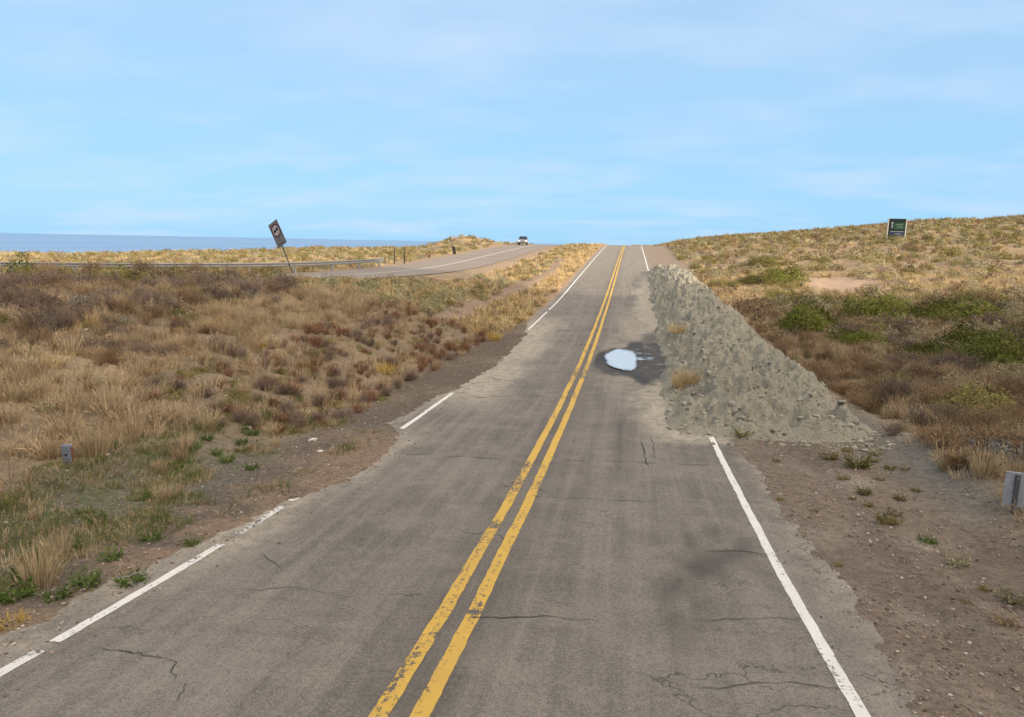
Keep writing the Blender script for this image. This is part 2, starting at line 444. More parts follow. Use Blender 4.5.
road = link('road', gridmesh('road', rx, ry, PZ, {'dust': ('POINT', 'FLOAT', dust.ravel()), 'wet': ('POINT', 'FLOAT', wet.ravel()), 'dark': ('POINT', 'FLOAT', dark.ravel())}), m_asph, kind='structure')

# painted lines: strips 4 mm above the asphalt with worn, ragged edges
def paint_mat(name, col, wear_lo, wear_hi):
    t = NT(name); c = t.coord()
    wn = t.noise(c, 19, 7, .75); wl = t.noise(t.mapp(c, (9, 1.1, 1)), 1.0, 5, .7); fine = t.noise(c, 75, 3, .75)
    aw = t.attr('wear').outputs['Fac']
    w = t.math('ADD', t.math('MULTIPLY', wn, .6), t.math('MULTIPLY', wl, .4))
    w = t.math('ADD', w, aw)
    m = t.rng(w, wear_lo, wear_hi)
    pc = t.mix(t.rng(fine, .3, .7), tuple(x * .82 for x in col), tuple(min(.9, x * 1.1) for x in col))
    pc = t.mix(t.math('MULTIPLY', t.rng(t.noise(c, 2.5, 5), .4, .7), .3), pc, tuple(x * .6 + .03 for x in col))
    pc = t.mix(m, pc, (.085, .075, .066))
    return t.done(t.bsdf(pc, .8, t.bump(t.math('SUBTRACT', fine, m), .4, .006), .3))
m_yel = paint_mat('yellow_paint', (.47, .295, .055), .57, .625)
m_wht = paint_mat('white_paint', (.56, .54, .51), .56, .615)

def strip(name, x0, w, segs, mat, wearf, par=road):
    V = []; Fc = []; wr = []
    for (ya, yb) in segs:
        st = .06 if yb < 30 else .25
        y = np.concatenate([np.arange(ya, min(yb, 30), .06), np.arange(max(ya, 30), min(yb, 170), .3)]) if yb > 30 else np.arange(ya, yb, .06)
        jl = .012 * fbm(y * 6, y * 0 + x0, 3, 3, .7); jr = .012 * fbm(y * 6, y * 0 + x0 + 9, 6, 3, .7)
        wob = .02 * fbm(y * .5, y * 0 + x0, 1, 2)
        xx = np.stack([x0 - w / 2 + jl, x0 - w / 6 + 0 * y, x0 + w / 6 + 0 * y, x0 + w / 2 + jr], 1) + wob[:, None]
        b = len(V) and sum(len(q) for q in V)
        yy = np.repeat(y[:, None], 4, 1)
        z = road_top(xx, yy) + .005
        V.append(np.stack([xx, yy, z], -1).reshape(-1, 3)); wr.append(wearf(xx, yy).ravel())
        n = len(y); i = (np.arange(n - 1)[:, None] * 4 + np.arange(3)[None]).ravel() + b
        Fc.append(np.stack([i, i + 1, i + 5, i + 4], -1))
    return link(name, quadmesh(name, np.vstack(V), np.vstack(Fc), True, {'wear': ('POINT', 'FLOAT', np.concatenate(wr))}), mat, par)

def wear_y(x, y):
    w = .085 * fbm(y * .8, x * 2.4, 4, 4)
    w = w + .06 * np.exp(-((y - 10.7) / .6) ** 2) * (x < 0) + .055 * np.exp(-((y - 11.6) / .8) ** 2)
    w = w + .05 * np.exp(-((y - 9.05) / .12) ** 2) + .08 * np.exp(-((y - 24) / 2.5) ** 2) + .05 * np.exp(-((y - 12.35) / .2) ** 2)
    w = w + .12 * np.exp(-((y - 6.4) / .05) ** 2) * (x > 0)
    return w + .02
def wear_w(x, y): return .025 * fbm(y * .7, x, 5, 3) + .0 * x
def wear_wl(x, y): return .025 * fbm(y * .7, x, 5, 3) + .055 * sst(6.6, 7.6, y) * sst(16, 10, y) + .06 * sst(4.6, 4.95, y) * sst(5.2, 5.0, y)
strip('centre_line', -.155, .15, [(-20, 168)], m_yel, wear_y)
strip('centre_line', .155, .15, [(-20, 168)], m_yel, wear_y)
strip('edge_line', -3.5, .115, [(-20, 4.92), (5.06, 7.7), (8.1, 9.3), (9.6, 10.1), (12.2, 12.7), (14.9, 19.6), (35.2, 43.6), (44.3, 168)], m_wht, wear_wl)
strip('edge_line', 3.5, .115, [(-20, 15.9), (70, 168)], m_wht, wear_w)

# transverse cracks and tar seams: thin ragged ribbons lying on the asphalt
V = []; Fc = []; cnt = 0
cr_rng = np.random.default_rng(31)
def crack(x0, y0, x1, y1, w, jag):
    global cnt
    L = math.hypot(x1 - x0, y1 - y0); n = max(6, int(L / .05)); s = np.linspace(0, 1, n)
    off = jag * fbm(s * L * 1.6, s * 0 + x0 * 3.1 + y0, int(y0) % 9, 5, .62)
    px, py = x0 + (x1 - x0) * s, y0 + (y1 - y0) * s
    nx, ny = -(y1 - y0) / L, (x1 - x0) / L
    px = px + nx * off; py = py + ny * off
    ww = w * np.clip(.55 + 1.5 * fbm(s * L * 3, s * 0 + y0, 4, 3), .12, 1.6) * np.minimum(1, np.minimum(s, 1 - s) * 8 + .1)
    for sg in (-.5, .5):
        X = px + nx * ww * sg; Y = py + ny * ww * sg
        V.append(np.stack([X, Y, road_top(X, Y) + .009], -1))
    i = np.arange(n - 1) + cnt
    Fc.append(np.stack([i, i + 1, i + n + 1, i + n], -1)); cnt += 2 * n
def crack_px(a, b, w, jag):
    A = hit(*a); B = hit(*b); crack(A[0], A[1], B[0], B[1], w * .8, jag)
for a, b, w, j in [((405, 458), (506, 462), .03, .25), ((447, 397), (600, 401), .035, .3), ((330, 487), (420, 500), .016, .25), ((560, 463), (720, 470), .022, .2), ((520, 501), (700, 508), .02, .18),
                   ((465, 624), (610, 630), .02, .14), ((700, 556), (808, 560), .018, .1), ((690, 625), (812, 628), .012, .12), ((120, 648), (176, 662), .016, .3), ((176, 660), (184, 690), .012, .3), ((183, 690), (168, 714), .012, .25),
                   ((225, 598), (440, 600), .012, .2), ((480, 430), (570, 433), .016, .2), ((560, 345), (600, 347), .05, .4), ((500, 372), (580, 374), .04, .4), ((690, 690), (850, 694), .012, .14),
                   ((640, 440), (648, 470), .03, .08), ((650, 438), (656, 462), .02, .08), ((530, 316), (600, 317), .06, .5), ((540, 330), (590, 334), .05, .5), ((260, 560), (280, 575), .014, .1), ((470, 385), (530, 380), .03, .3), ((420, 418), (470, 412), .018, .2)]:
    crack_px(a, b, w, j)
for q in range(14):
    y0 = 44 + q * 6.5 + cr_rng.uniform(-2, 2); xa = cr_rng.uniform(-3.3, -1); crack(xa, y0, xa + cr_rng.uniform(2, 4.5), y0 + cr_rng.uniform(-.5, .5), .07, .7)
m_crack = simple_mat('crack_tar', (.034, .030, .027), .9, var=.3, scale=30)
link('crack_seams', quadmesh('crack_seams', np.vstack(V), np.vstack(Fc)), m_crack, road)

# ------------------------------------------------------------------ puddle
qx = np.arange(pud[0] - 1.3, pud[0] + 2.3, .04); qy = np.arange(pud[1] - 3.6, pud[1] + 4.6, .07)
QX, QY = np.meshgrid(qx, qy, indexing='ij')
u_ = QX - pud[0] - .02; v_ = QY - pud[1]
hw_ = 1.75 + .6 * sst(-.85, .2, u_ + .12 * v_)
ee = np.where(u_ > 0, (u_ / .60) ** 4, np.abs(u_ / .66) ** 3) + np.abs(v_ / hw_) ** 2.4 + .55 * fbm(QX * 1.5 + 2, QY * .5, 3, 3) + .3 * fbm(QX * 4.5, QY * 1.3, 6, 3)
core = sst(1.65, .4, ee)
strk_ = fbm(QX * .9, QY * 2.0, 5, 4, .65)
tail = .62 * sst(-.02, .3, strk_) * sst(.2, .7, u_) * sst(1.9, .9, u_) * sst(2.6, 1.0, np.abs(v_ - .1))
tail = np.maximum(tail, .55 * sst(0, .2, strk_) * np.exp(-((u_ - .25) / .35) ** 2 - ((v_ - 3.1) / .6) ** 2))
al = np.maximum(core, tail)
QZ = np.full(QX.shape, float(np.max(road_top(QX[al > .4], QY[al > .4]))) + .004)
t = NT('puddle_water'); c = t.coord()
w_ = t.noise(c, 3, 3); aa = t.attr('cover').outputs['Fac']
aa = t.rng(t.math('ADD', aa, t.math('MULTIPLY', t.math('SUBTRACT', t.noise(t.mapp(c, (6, 3, 1)), 2.0, 5, .7), .5), .5)), .25, .78)
wsh = t.bsdf((.40, .41, .42), .04, t.bump(w_, .02, .01), .5, **{'IOR': 2.6})
tr = t.n('ShaderNodeBsdfTransparent'); mx = t.n('ShaderNodeMixShader'); t.l(aa, mx.inputs[0]); t.l(tr.outputs[0], mx.inputs[1]); t.l(wsh, mx.inputs[2])
o = link('puddle', gridmesh('puddle', qx, qy, QZ, {'cover': ('POINT', 'FLOAT', al.ravel())}), t.done(mx.outputs[0]), kind='structure')

# ------------------------------------------------------------------ second road beyond the bank
seg = [R2[0]]
for a, b in zip(R2[:-1], R2[1:]):
    n = max(1, int(np.hypot(*(b - a)) / 1.2))
    for q in range(1, n + 1): seg.append(a + (b - a) * q / n)
RC = np.array(seg); TG = np.gradient(RC, axis=0); TG /= np.linalg.norm(TG, axis=1)[:, None]; NL = np.stack([-TG[:, 1], TG[:, 0]], 1)
def along(off): return RC + NL * np.asarray(off)[..., None]
offs = np.linspace(-4.1, 4.1, 13)
P = np.stack([np.concatenate([along(np.full(len(RC), q)), (z2(RC[:, 1]) + .0)[:, None]], 1) for q in offs])
ny = len(RC); i = (np.arange(len(offs) - 1)[:, None] * ny + np.arange(ny - 1)[None]).ravel()
Fq = np.stack([i, i + 1, i + ny + 1, i + ny], -1)
me = quadmesh('highway', P.reshape(-1, 3), Fq, True)
t = NT('old_asphalt'); c = t.coord()
b1 = t.noise(c, .3, 5, .6); b2 = t.noise(t.mapp(c, (3, .1, 1)), 1.0, 4); b3 = t.noise(c, 40, 3)
colr = t.mix(t.rng(b1, .3, .7), (.155, .128, .107), (.20, .168, .14))
colr = t.mix(t.math('MULTIPLY', t.rng(b2, .45, .7), .5), colr, (.21, .185, .16))
colr = t.mix(t.math('MULTIPLY', t.rng(b3, .5, .7), .3), colr, (.26, .24, .21))
hw = link('highway', me, t.done(t.bsdf(colr, .9, None, .2)), kind='structure')
for off, nm in ((0.0, 'centre_line'),):
    P = np.stack([np.concatenate([along(np.full(len(RC), off + q)), (z2(RC[:, 1]) + .006)[:, None]], 1) for q in (-.08, .08)])
    i = np.arange(ny - 1); Fq = np.stack([i, i + 1, i + ny + 1, i + ny], -1)
    link(nm, quadmesh(nm, P.reshape(-1, 3), Fq, True, {'wear': ('POINT', 'FLOAT', np.full(2 * ny, .03))}), m_wht, hw)

# ------------------------------------------------------------------ spoil heap on the right lane
def mound_h(X, Y):
    xl = np.interp(Y, [15, 18, 22, 27, 40, 60, 77], [2.5, 2.45, 2.75, 3.0, 3.05, 3.1, 3.4]) + .35 * fbm(Y * .55, Y * 0, 2, 4, .6)
    xr_ = np.interp(Y, [15, 16.5, 20, 27, 60, 77], [7.0, 7.2, 7.45, 7.5, 7.5, 6.8]) + .3 * fbm(Y * .5, Y * 0 + 4, 5, 3)
    h = np.interp(Y, [15.0, 16.2, 18, 20.5, 25, 32, 45, 60, 70, 75, 78], [0, .36, .74, 1.0, 1.16, 1.2, 1.18, 1.14, 1.05, .7, 0])
    h = h * (1 + .24 * fbm(Y * .22, X * .2, 7, 3)) * sst(14.7, 15.8, Y + .5 * fbm(X * .8, Y * .1, 3, 3))
    u = np.clip((X - xl) / (xr_ - xl), 0, 1)
    f = np.minimum(u / .52, (1 - u) / .34); f = np.clip(f, 0, 1); f = np.sin(f * math.pi / 2) ** 1.15
    b = h * f
    k = np.clip(b * 4, 0, 1)
    n = .42 * fbm(X * .75, Y * .55, 1, 3) + .30 * fbm(X * 2.0, Y * 1.7, 6, 5, .6)
    rid = np.abs(fbm(X * 4.2, Y * 3.6, 8, 3, .6)); rd2 = np.abs(fbm(X * 2.1 + 5, Y * 1.9, 4, 3, .55)); n = n + .36 * (.2 - rd2) + .22 * (.25 - rid) + .16 * fbm(X * 5.5, Y * 5.5, 2, 3, .7) + .05 * np.abs(fbm(X * 8.5, Y * 6, 9, 2))
    return b + k * n - .06 * (1 - np.clip(b * 12, 0, 1))
mx = np.arange(1.9, 8.9, .055); my = axis([(14.3, 32, .06, .09), (32, 80, .1, .22)])
MX, MY = np.meshgrid(mx, my, indexing='ij')
def mound_base(X, Y):
    return np.where(X < 4.0, road_top(X, Y), HT(X, Y))
MB_ = mound_base(MX, MY); MH = mound_h(MX, MY); MZ = MB_ + MH
ed = np.minimum(np.minimum(MX - mx[0], mx[-1] - MX), np.minimum(MY - my[0], my[-1] - MY)); MZ -= .1 * (ed < .05)
t = NT('spoil_earth'); c = t.coord()
b1 = t.noise(c, .8, 5, .6); b2 = t.noise(c, 6, 6, .7); b3 = t.noise(c, 30, 4, .7); vv = t.vor(c, 9)
colr = t.mix(t.rng(b1, .3, .7), (.205, .195, .155), (.27, .255, .205))
b2 = t.noise(c, 14, 6, .7)
colr = t.mix(t.math('MULTIPLY', t.rng(b2, .45, .7), .55), colr, (.335, .315, .255))
colr = t.mix(t.math('MULTIPLY', t.rng(b2, .45, .3), .5), colr, (.095, .09, .072))
colr = t.mix(t.math('MULTIPLY', t.rng(b3, .5, .7), .4), colr, (.31, .29, .238))
hh = t.math('ADD', t.math('ADD', t.math('MULTIPLY', b2, 1.5), t.math('MULTIPLY', b3, .5)), t.math('MULTIPLY', t.rng(vv, .5, .0), .4))
m_spoil = t.done(t.bsdf(colr, .95, t.bump(hh, .8, .07), .12))
mound = link('earth_mound', gridmesh('earth_mound', mx, my, MZ), m_spoil)
tag(mound, 'long grey heap of dumped earth covering the right edge of the road', 'earth mound')
def topz(X, Y):
    """ground, or the heap where it stands higher"""
    z = HT(X, Y)
    zm = mound_base(X, Y) + mound_h(X, Y)
    ins = (X > 1.95) & (X < 8.85) & (Y > 14.35) & (Y < 79)
    return np.where(ins, np.maximum(z, zm), z)
def hit_top(px, py, far=300):
    v = ray(px, py); t = np.concatenate([np.arange(3, 60, .05), np.arange(60, far, .25)])
    P = CAM[None] + t[:, None] * v[None]
    g = P[:, 2] - topz(P[:, 0], P[:, 1]); k = np.argmax(g < 0)
    return P[k]

# ------------------------------------------------------------------ scattered stones (rock clumps as low-poly lumps)
ico = bm_new(); bmesh.ops.create_icosphere(ico, subdivisions=1, radius=1.0)
IV = np.array([v.co[:] for v in ico.verts]); IF = np.array([[v.index for v in f.verts] for f in ico.faces]); ico.free()
def lumps(name, P, S, mat, seed):
    g = np.random.default_rng(seed); n = len(P)
    D = 1 + g.uniform(-.28, .28, (n, len(IV)))
    ax = g.uniform(.65, 1.2, (n, 1, 3)) * np.array([1, 1, .7])
    V = IV[None] * D[..., None] * ax * S[:, None, None]
    a = g.uniform(0, 6.28, n); ca, sa = np.cos(a)[:, None], np.sin(a)[:, None]
    V = np.stack([V[..., 0] * ca - V[..., 1] * sa, V[..., 0] * sa + V[..., 1] * ca, V[..., 2]], -1) + P[:, None]
    Fc = IF[None] + (np.arange(n) * len(IV))[:, None, None]
    tint = np.repeat(g.random(n), len(IF))
    return link(name, quadmesh(name, V.reshape(-1, 3), Fc.reshape(-1, 3), False, {'tint': ('FACE', 'FLOAT', tint)}), mat)
def stone_mat(name, stops):
    t = NT(name); c = t.coord(); a = t.attr('tint').outputs['Fac']
    n = t.noise(c, 30, 4)
    col = t.mix(1.0, t.ramp(a, stops), t.mix(t.rng(n, .3, .7), (.75, .75, .75), (1.2, 1.2, 1.2)), 'MULTIPLY')
    return t.done(t.bsdf(col, .92, t.bump(n, .4, .02), .2))
m_grav = stone_mat('gravel_stone', [(0, (.10, .075, .058)), (.5, (.19, .145, .115)), (.85, (.27, .225, .185)), (1, (.42, .38, .33))])
m_clod = stone_mat('soil_clod', [(0, (.16, .148, .118)), (.6, (.24, .222, .178)), (1, (.30, .278, .225))])
g = np.random.default_rng(5)
n = 14000; X = g.uniform(3.6, 8.0, n); Y = 3 + 14 * g.random(n) ** 1.3
kp = (X > xe_right(Y) - .5 * g.random(n) ** 3) & (fbm(X * 1.6, Y * 1.2, 4, 3) > -.25 + .5 * g.random(n) ** 2); X, Y = X[kp], Y[kp]; S = .007 + .018 * g.random(len(X)) ** 4
n = 16000; X2 = -2.6 - 4.8 * g.random(n); Y2 = 4 + 30 * g.random(n) ** 1.6
kp = (X2 < xe_left(Y2) + 1.1 * g.random(n) ** 3); X2, Y2 = X2[kp], Y2[kp]; S2 = .007 + .020 * g.random(len(X2)) ** 4
X = np.concatenate([X, X2]); Y = np.concatenate([Y, Y2]); S = np.concatenate([S, S2])
Zg = np.maximum(HT(X, Y), np.where(np.abs(X) < 4.2, road_top(X, Y), -99))
tag(lumps('gravel', np.stack([X, Y, Zg + S * .3], 1), S, m_grav, 3), 'loose brown gravel strewn along both road shoulders', 'gravel', kind='stuff')
n = 9000; X = g.uniform(2.0, 8.0, n); Y = 14.6 + 62 * g.random(n) ** 1.8
hm = mound_h(X, Y); kp = hm > -.07 + .05 * g.random(n) ** 2; X, Y = X[kp], Y[kp]; S = .015 + .10 * g.random(len(X)) ** 8
tag(lumps('soil_clods', np.stack([X, Y, topz(X, Y) + S * .05], 1), S, m_clod, 4), 'grey clods of earth scattered over the dumped heap', 'clods', kind='stuff')

# ------------------------------------------------------------------ plants
def rot_basis(g, n):
    """random unit vectors"""
    v = g.normal(size=(n, 3)); return v / np.linalg.norm(v, axis=1)[:, None]
def leaf_quads(g, P, Nrm, size, aspect=1.6, up=0.0):
    n = len(P)
    a = np.cross(Nrm, rot_basis(g, n)); a /= np.linalg.norm(a, axis=1)[:, None] + 1e-9
    if up: a[:, 2] += up; a /= np.linalg.norm(a, axis=1)[:, None] + 1e-9
    b = np.cross(Nrm, a); b /= np.linalg.norm(b, axis=1)[:, None] + 1e-9
    s = size * g.uniform(.6, 1.35, (n, 1))
    L = a * s * aspect; W = b * s
    V = np.stack([P - L, P - W * .5, P + L, P + W * .5], 1)
    return V.reshape(-1, 3)
def blades(g, B, D, L, w, droop=.25):
    """two-segment blades: base B, direction D, length L"""
    n = len(B)
    side = np.cross(D, rot_basis(g, n)); side /= np.linalg.norm(side, axis=1)[:, None] + 1e-9
    w = np.broadcast_to(np.asarray(w, float).reshape(-1, 1), (n, 1))
    L = np.broadcast_to(np.asarray(L, float).reshape(-1, 1), (n, 1))
    m = B + D * L * .55
    e = m + (D + np.array([0, 0, -1.0]) * droop * np.hypot(D[:, 0], D[:, 1])[:, None] * 2) * L * .45
    q1 = np.stack([B - side * w * .5, B + side * w * .5, m + side * w * .4, m - side * w * .4], 1)
    q2 = np.stack([m - side * w * .4, m + side * w * .4, e + side * w * .08, e - side * w * .08], 1)
    return np.concatenate([q1, q2], 1).reshape(-1, 3)
def finish(Vs, g):
    V = np.vstack(Vs); n = len(V) // 4
    return V, g.random(n)

def p_tussock(seed, n=170, h=.55, r=.16, w=.011, lean=.55):
    g = np.random.default_rng(seed)
    a = g.uniform(0, 6.28, n); q = r * np.sqrt(g.random(n))
    B = np.stack([q * np.cos(a), q * np.sin(a), np.full(n, -.03)], 1)
    D = np.stack([np.cos(a), np.sin(a), 0 * a], 1) * (lean * g.random(n) ** .8)[:, None] + rot_basis(g, n) * .12
    D[:, 2] = 1; D /= np.linalg.norm(D, axis=1)[:, None]
    V = blades(g, B, D, h * g.uniform(.45, 1.1, n), w * g.uniform(.6, 1.4, n), .5)
    k = g.choice(n, n // 4, replace=False)         # feathery seed heads
    tips = V.reshape(-1, 2, 4, 3)[k, 1, 2:4].mean(1)
    V2 = leaf_quads(g, tips, rot_basis(g, len(k)), .012, 4.0, 1.2)
    return finish([V, V2], g)
def p_dry(seed, n=110, h=.55, r=.42, leaf=.016, nl=420, tw=.009):
    g = np.random.default_rng(seed)
    a = g.uniform(0, 6.28, n); el = g.uniform(.15, 1.0, n)
    D = np.stack([np.cos(a) * r / h * (1 - el * .75), np.sin(a) * r / h * (1 - el * .75), .35 + el], 1); D += rot_basis(g, n) * .15
    D /= np.linalg.norm(D, axis=1)[:, None]
    L = h * g.uniform(.6, 1.15, n)
    B = np.stack([.05 * np.cos(a), .05 * np.sin(a), np.full(n, -.03)], 1)
    Vs = [blades(g, B, D, L, tw * g.uniform(.7, 1.4, n), .05)]
    m = n * 3; i = g.integers(0, n, m); f = g.uniform(.35, .9, m)
    B2 = B[i] + D[i] * (L[i] * f)[:, None]; D2 = D[i] + rot_basis(g, m) * .75; D2[:, 2] = np.abs(D2[:, 2]) * .8 + .1; D2 /= np.linalg.norm(D2, axis=1)[:, None]
    L2 = h * g.uniform(.15, .38, m)
    Vs.append(blades(g, B2, D2, L2, tw * .6 * g.uniform(.7, 1.3, m), .05))
    j = g.integers(0, m, nl); P = B2[j] + D2[j] * (L2[j] * g.random(nl))[:, None] + rot_basis(g, nl) * .02
    Vs.append(leaf_quads(g, P, rot_basis(g, nl), leaf, 1.7, .6))
    return finish(Vs, g)
def p_bush(seed, n=900, h=.5, r=.5, leaf=.028, lump=.3, nst=24, low=0.0, jit=.6):
    g = np.random.default_rng(seed)
    d = rot_basis(g, n); d[:, 2] = np.abs(d[:, 2]) * 1.0 + low
    d /= np.linalg.norm(d, axis=1)[:, None]
    az = np.arctan2(d[:, 1], d[:, 0]); el = d[:, 2]
    lob = 1 + lump * 1.6 * fbm(az * 1.3 + seed * 3.7, el * 3.0 + seed, seed % 7, 3) + lump * .5 * np.sin(az * 2 + seed)
    q = (.45 + .55 * g.random(n) ** .45) * lob
    P = d * q[:, None] * np.array([r, r, h]); P[:, 2] = np.maximum(P[:, 2], .01)
    nn = d + rot_basis(g, n) * jit; nn /= np.linalg.norm(nn, axis=1)[:, None]
    Vs = [leaf_quads(g, P, nn, leaf, 1.5, .5)]
    a = g.uniform(0, 6.28, nst); D = np.stack([np.cos(a), np.sin(a), g.uniform(.3, 1.3, nst)], 1); D /= np.linalg.norm(D, axis=1)[:, None]
    Vs.append(blades(g, np.zeros((nst, 3)) - [0, 0, .03], D, g.uniform(.6, .95, nst) * min(h, r) * 1.05, .014, .0))
    return finish(Vs, g)
def p_weed(seed, n=90, h=.17, r=.13, leaf=.009):
    g = np.random.default_rng(seed)
    a = g.uniform(0, 6.28, n); D = np.stack([np.cos(a), np.sin(a), g.uniform(.3, 1.6, n)], 1); D /= np.linalg.norm(D, axis=1)[:, None]
    B = np.stack([.08 * r * np.cos(a), .08 * r * np.sin(a), 0 * a - .01], 1)
    Ls = h * g.uniform(.5, 1.1, n); Vs = [blades(g, B, D, Ls, .004, .08)]
    k = np.repeat(np.arange(n), 5); P = B[k] + D[k] * (Ls[k] * g.uniform(.15, .95, len(k)))[:, None] + rot_basis(g, len(k)) * .002
    Vs.append(leaf_quads(g, P, rot_basis(g, len(k)), leaf, 1.6, .3))
    return finish(Vs, g)

PROTO = {
    'tussock': [p_tussock(s, 170, h, r, w, ln) for s, h, r, w, ln in ((1, .6, .17, .011, .5), (2, .5, .2, .011, .75), (3, .72, .15, .010, .4), (4, .42, .22, .012, .9))],
    'dry': [p_dry(s, n, h, r) for s, n, h, r in ((11, 110, .55, .42), (12, 90, .45, .5), (13, 130, .7, .4))],
    'bush': [p_bush(s, 800, h, r, lf, lp) for s, h, r, lf, lp in ((21, .5, .5, .024, .3), (22, .42, .55, .022, .4), (23, .6, .5, .026, .35))],
    'green': [p_bush(s, 4200, h, r, lf, lp, 40, .1) for s, h, r, lf, lp in ((31, .62, 1.0, .030, .3), (32, .55, 1.05, .030, .36), (33, .66, .97, .028, .26))],
    'weed': [p_weed(s) for s in (41, 42, 43)],
    # light versions for the far mass
    'tussock_far': [p_tussock(s, 34, .5, .22, .035, .8) for s in (51, 52)],
    'dry_far': [p_dry(s, 16, .5, .45, .045, 60, .02) for s in (61, 62)],
    'bush_far': [p_bush(s, 240, .46, .5, .038, .35, 4, 0., .5) for s in (71, 72, 73)],
    'bush_far2': [p_bush(s, 90, .46, .5, .062, .35, 4, 0., .5) for s in (71, 72, 73)],
    'tuft': [p_tussock(s, 14, h_, .16, .009, .9) for s, h_ in ((81, .26), (82, .34), (83, .42))],
}

def veg_mat(name, stops, obj_rand, transl=.13):
    t = NT(name); a = t.attr('tint').outputs['Fac']
    if obj_rand:
        oi = t.n('ShaderNodeObjectInfo').outputs['Random']
        a = t.math('ADD', t.math('MULTIPLY', oi, .6), t.math('MULTIPLY', a, .4))
    col = t.ramp(a, stops)
    d = t.bsdf(col, .85, None, .12)
    tr = t.n('ShaderNodeBsdfTranslucent'); t.l(col, tr.inputs[0])
    mx = t.n('ShaderNodeMixShader'); mx.inputs[0].default_value = transl; t.l(d, mx.inputs[1]); t.l(tr.outputs[0], mx.inputs[2])
    return t.done(mx.outputs[0])
RAMP = {
    'straw':  [(0, (.21, .15, .085)), (.4, (.375, .285, .175)), (.8, (.51, .405, .265)), (1, (.31, .20, .10))],
    'gold':   [(0, (.34, .235, .11)), (.5, (.48, .355, .18)), (1, (.60, .47, .27))],
    'yellow': [(0, (.40, .27, .06)), (.5, (.50, .36, .09)), (1, (.42, .34, .10))],
    'brown':  [(0, (.13, .088, .052)), (.5, (.25, .172, .10)), (1, (.36, .255, .15))],
    'purple': [(0, (.095, .070, .056)), (.5, (.18, .132, .104)), (1, (.27, .20, .155))],
    'red':    [(0, (.12, .055, .036)), (.5, (.21, .105, .062)), (1, (.27, .165, .10))],
    'grey':   [(0, (.15, .135, .08)), (.5, (.27, .24, .145)), (1, (.38, .335, .215))],
    'blue':   [(0, (.085, .092, .085)), (.5, (.15, .155, .145)), (1, (.22, .215, .195))],
    'sage':   [(0, (.13, .138, .075)), (.5, (.24, .245, .14)), (1, (.36, .345, .21))],
    'olive':  [(0, (.085, .076, .022)), (.5, (.165, .142, .045)), (1, (.25, .21, .08))],
    'green':  [(0, (.045, .056, .012)), (.5, (.108, .118, .023)), (1, (.225, .21, .05))],
    'fresh':  [(0, (.045, .07, .018)), (.5, (.085, .125, .03)), (1, (.13, .17, .05))],
}
MV = {k: (veg_mat('plant_' + k, v, True), veg_mat('plant_mass_' + k, v, False)) for k, v in RAMP.items()}
KEYS = list(RAMP)
_mesh_cache = {}
def proto_mesh(shape, var, color):
    k = (shape, var, color)
    if k not in _mesh_cache:
        V, tint = PROTO[shape][var]
        me = quadmesh(shape + '_' + color, V, np.arange(len(V)).reshape(-1, 4), False, {'tint': ('FACE', 'FLOAT', tint)})
        me.materials.append(MV[color][0]); _mesh_cache[k] = me
    return _mesh_cache[k]
def plant(name, shape, var, color, loc, sc, rz, label, cat, group=None, tilt=(0, 0)):
    o = bpy.data.objects.new(name, proto_mesh(shape, var, color)); COL.objects.link(o)
    o.location = loc; o.scale = sc if hasattr(sc, '__len__') else (sc, sc, sc); o.rotation_euler = (tilt[0], tilt[1], rz)
    return tag(o, label, cat, group)

def mass(name, items, label, cat):
    """items: list of (shape,var,color,x,y,z,scale,rz,rnd) merged into one stuff object"""
    Vs = []; Ts = []; Ms = []
    by = {}
    for it in items: by.setdefault((it[0], it[1], it[2]), []).append(it[3:])
    cols = []
    for (sh, va, colr), L in by.items():
        V, tint = PROTO[sh][va]; L = np.array(L, float); n = len(L)
        ca, sa = np.cos(L[:, 4])[:, None], np.sin(L[:, 4])[:, None]; s = L[:, 3][:, None]
        W = np.stack([(V[None, :, 0] * ca - V[None, :, 1] * sa) * s + L[:, 0][:, None], (V[None, :, 0] * sa + V[None, :, 1] * ca) * s + L[:, 1][:, None], V[None, :, 2] * s + L[:, 2][:, None]], -1)
        Vs.append(W.reshape(-1, 3)); Ts.append((.6 * L[:, 5][:, None] + .4 * tint[None]).ravel())
        if colr not in cols: cols.append(colr)
        Ms.append(np.full(n * len(tint), cols.index(colr), np.int32))
    V = np.vstack(Vs)
    me = quadmesh(name, V, np.arange(len(V)).reshape(-1, 4), False, {'tint': ('FACE', 'FLOAT', np.concatenate(Ts))})
    o = link(name, me, [MV[c_][1] for c_ in cols])
    me.polygons.foreach_set('material_index', np.concatenate(Ms))
    return tag(o, label, cat, kind='stuff')

# ---- scatter
g = np.random.default_rng(77)
def scatter(n, dmin, dmax, pw, a0=-53, a1=36):
    az = np.radians(g.uniform(a0, a1, n)); d = dmin + (dmax - dmin) * g.random(n) ** pw
    return CAM[0] + d * np.sin(az), d * np.cos(az), d
ITEMS = []     # (kindname, shape, color, x,y,z,scale, region, d)
def add_items(x, y, d, choose):
    z = topz(x, y)
    pn = np.where(x < 0, fbm(x * .17, y * .17, 4, 4), fbm(x * .25, y * .25, 4, 3)); pn2 = fbm(x * .45 + 9, y * .45, 2, 3)
    d2_, sg_ = dist2(x, y)
    for i in range(len(x)):
        q = choose(x[i], y[i], z[i], d[i], pn[i], pn2[i], d2_[i], sg_[i])
        if q: ITEMS.append((q[0], q[1], x[i], y[i], z[i], q[2], q[3], d[i]))
def ch(opts):
    w = np.array([o_[0] for o_ in opts], float); k = g.choice(len(opts), p=w / w.sum()); return opts[k][1:]
trackx = lambda y: -7.3 + .5 * math.sin(y * .11)
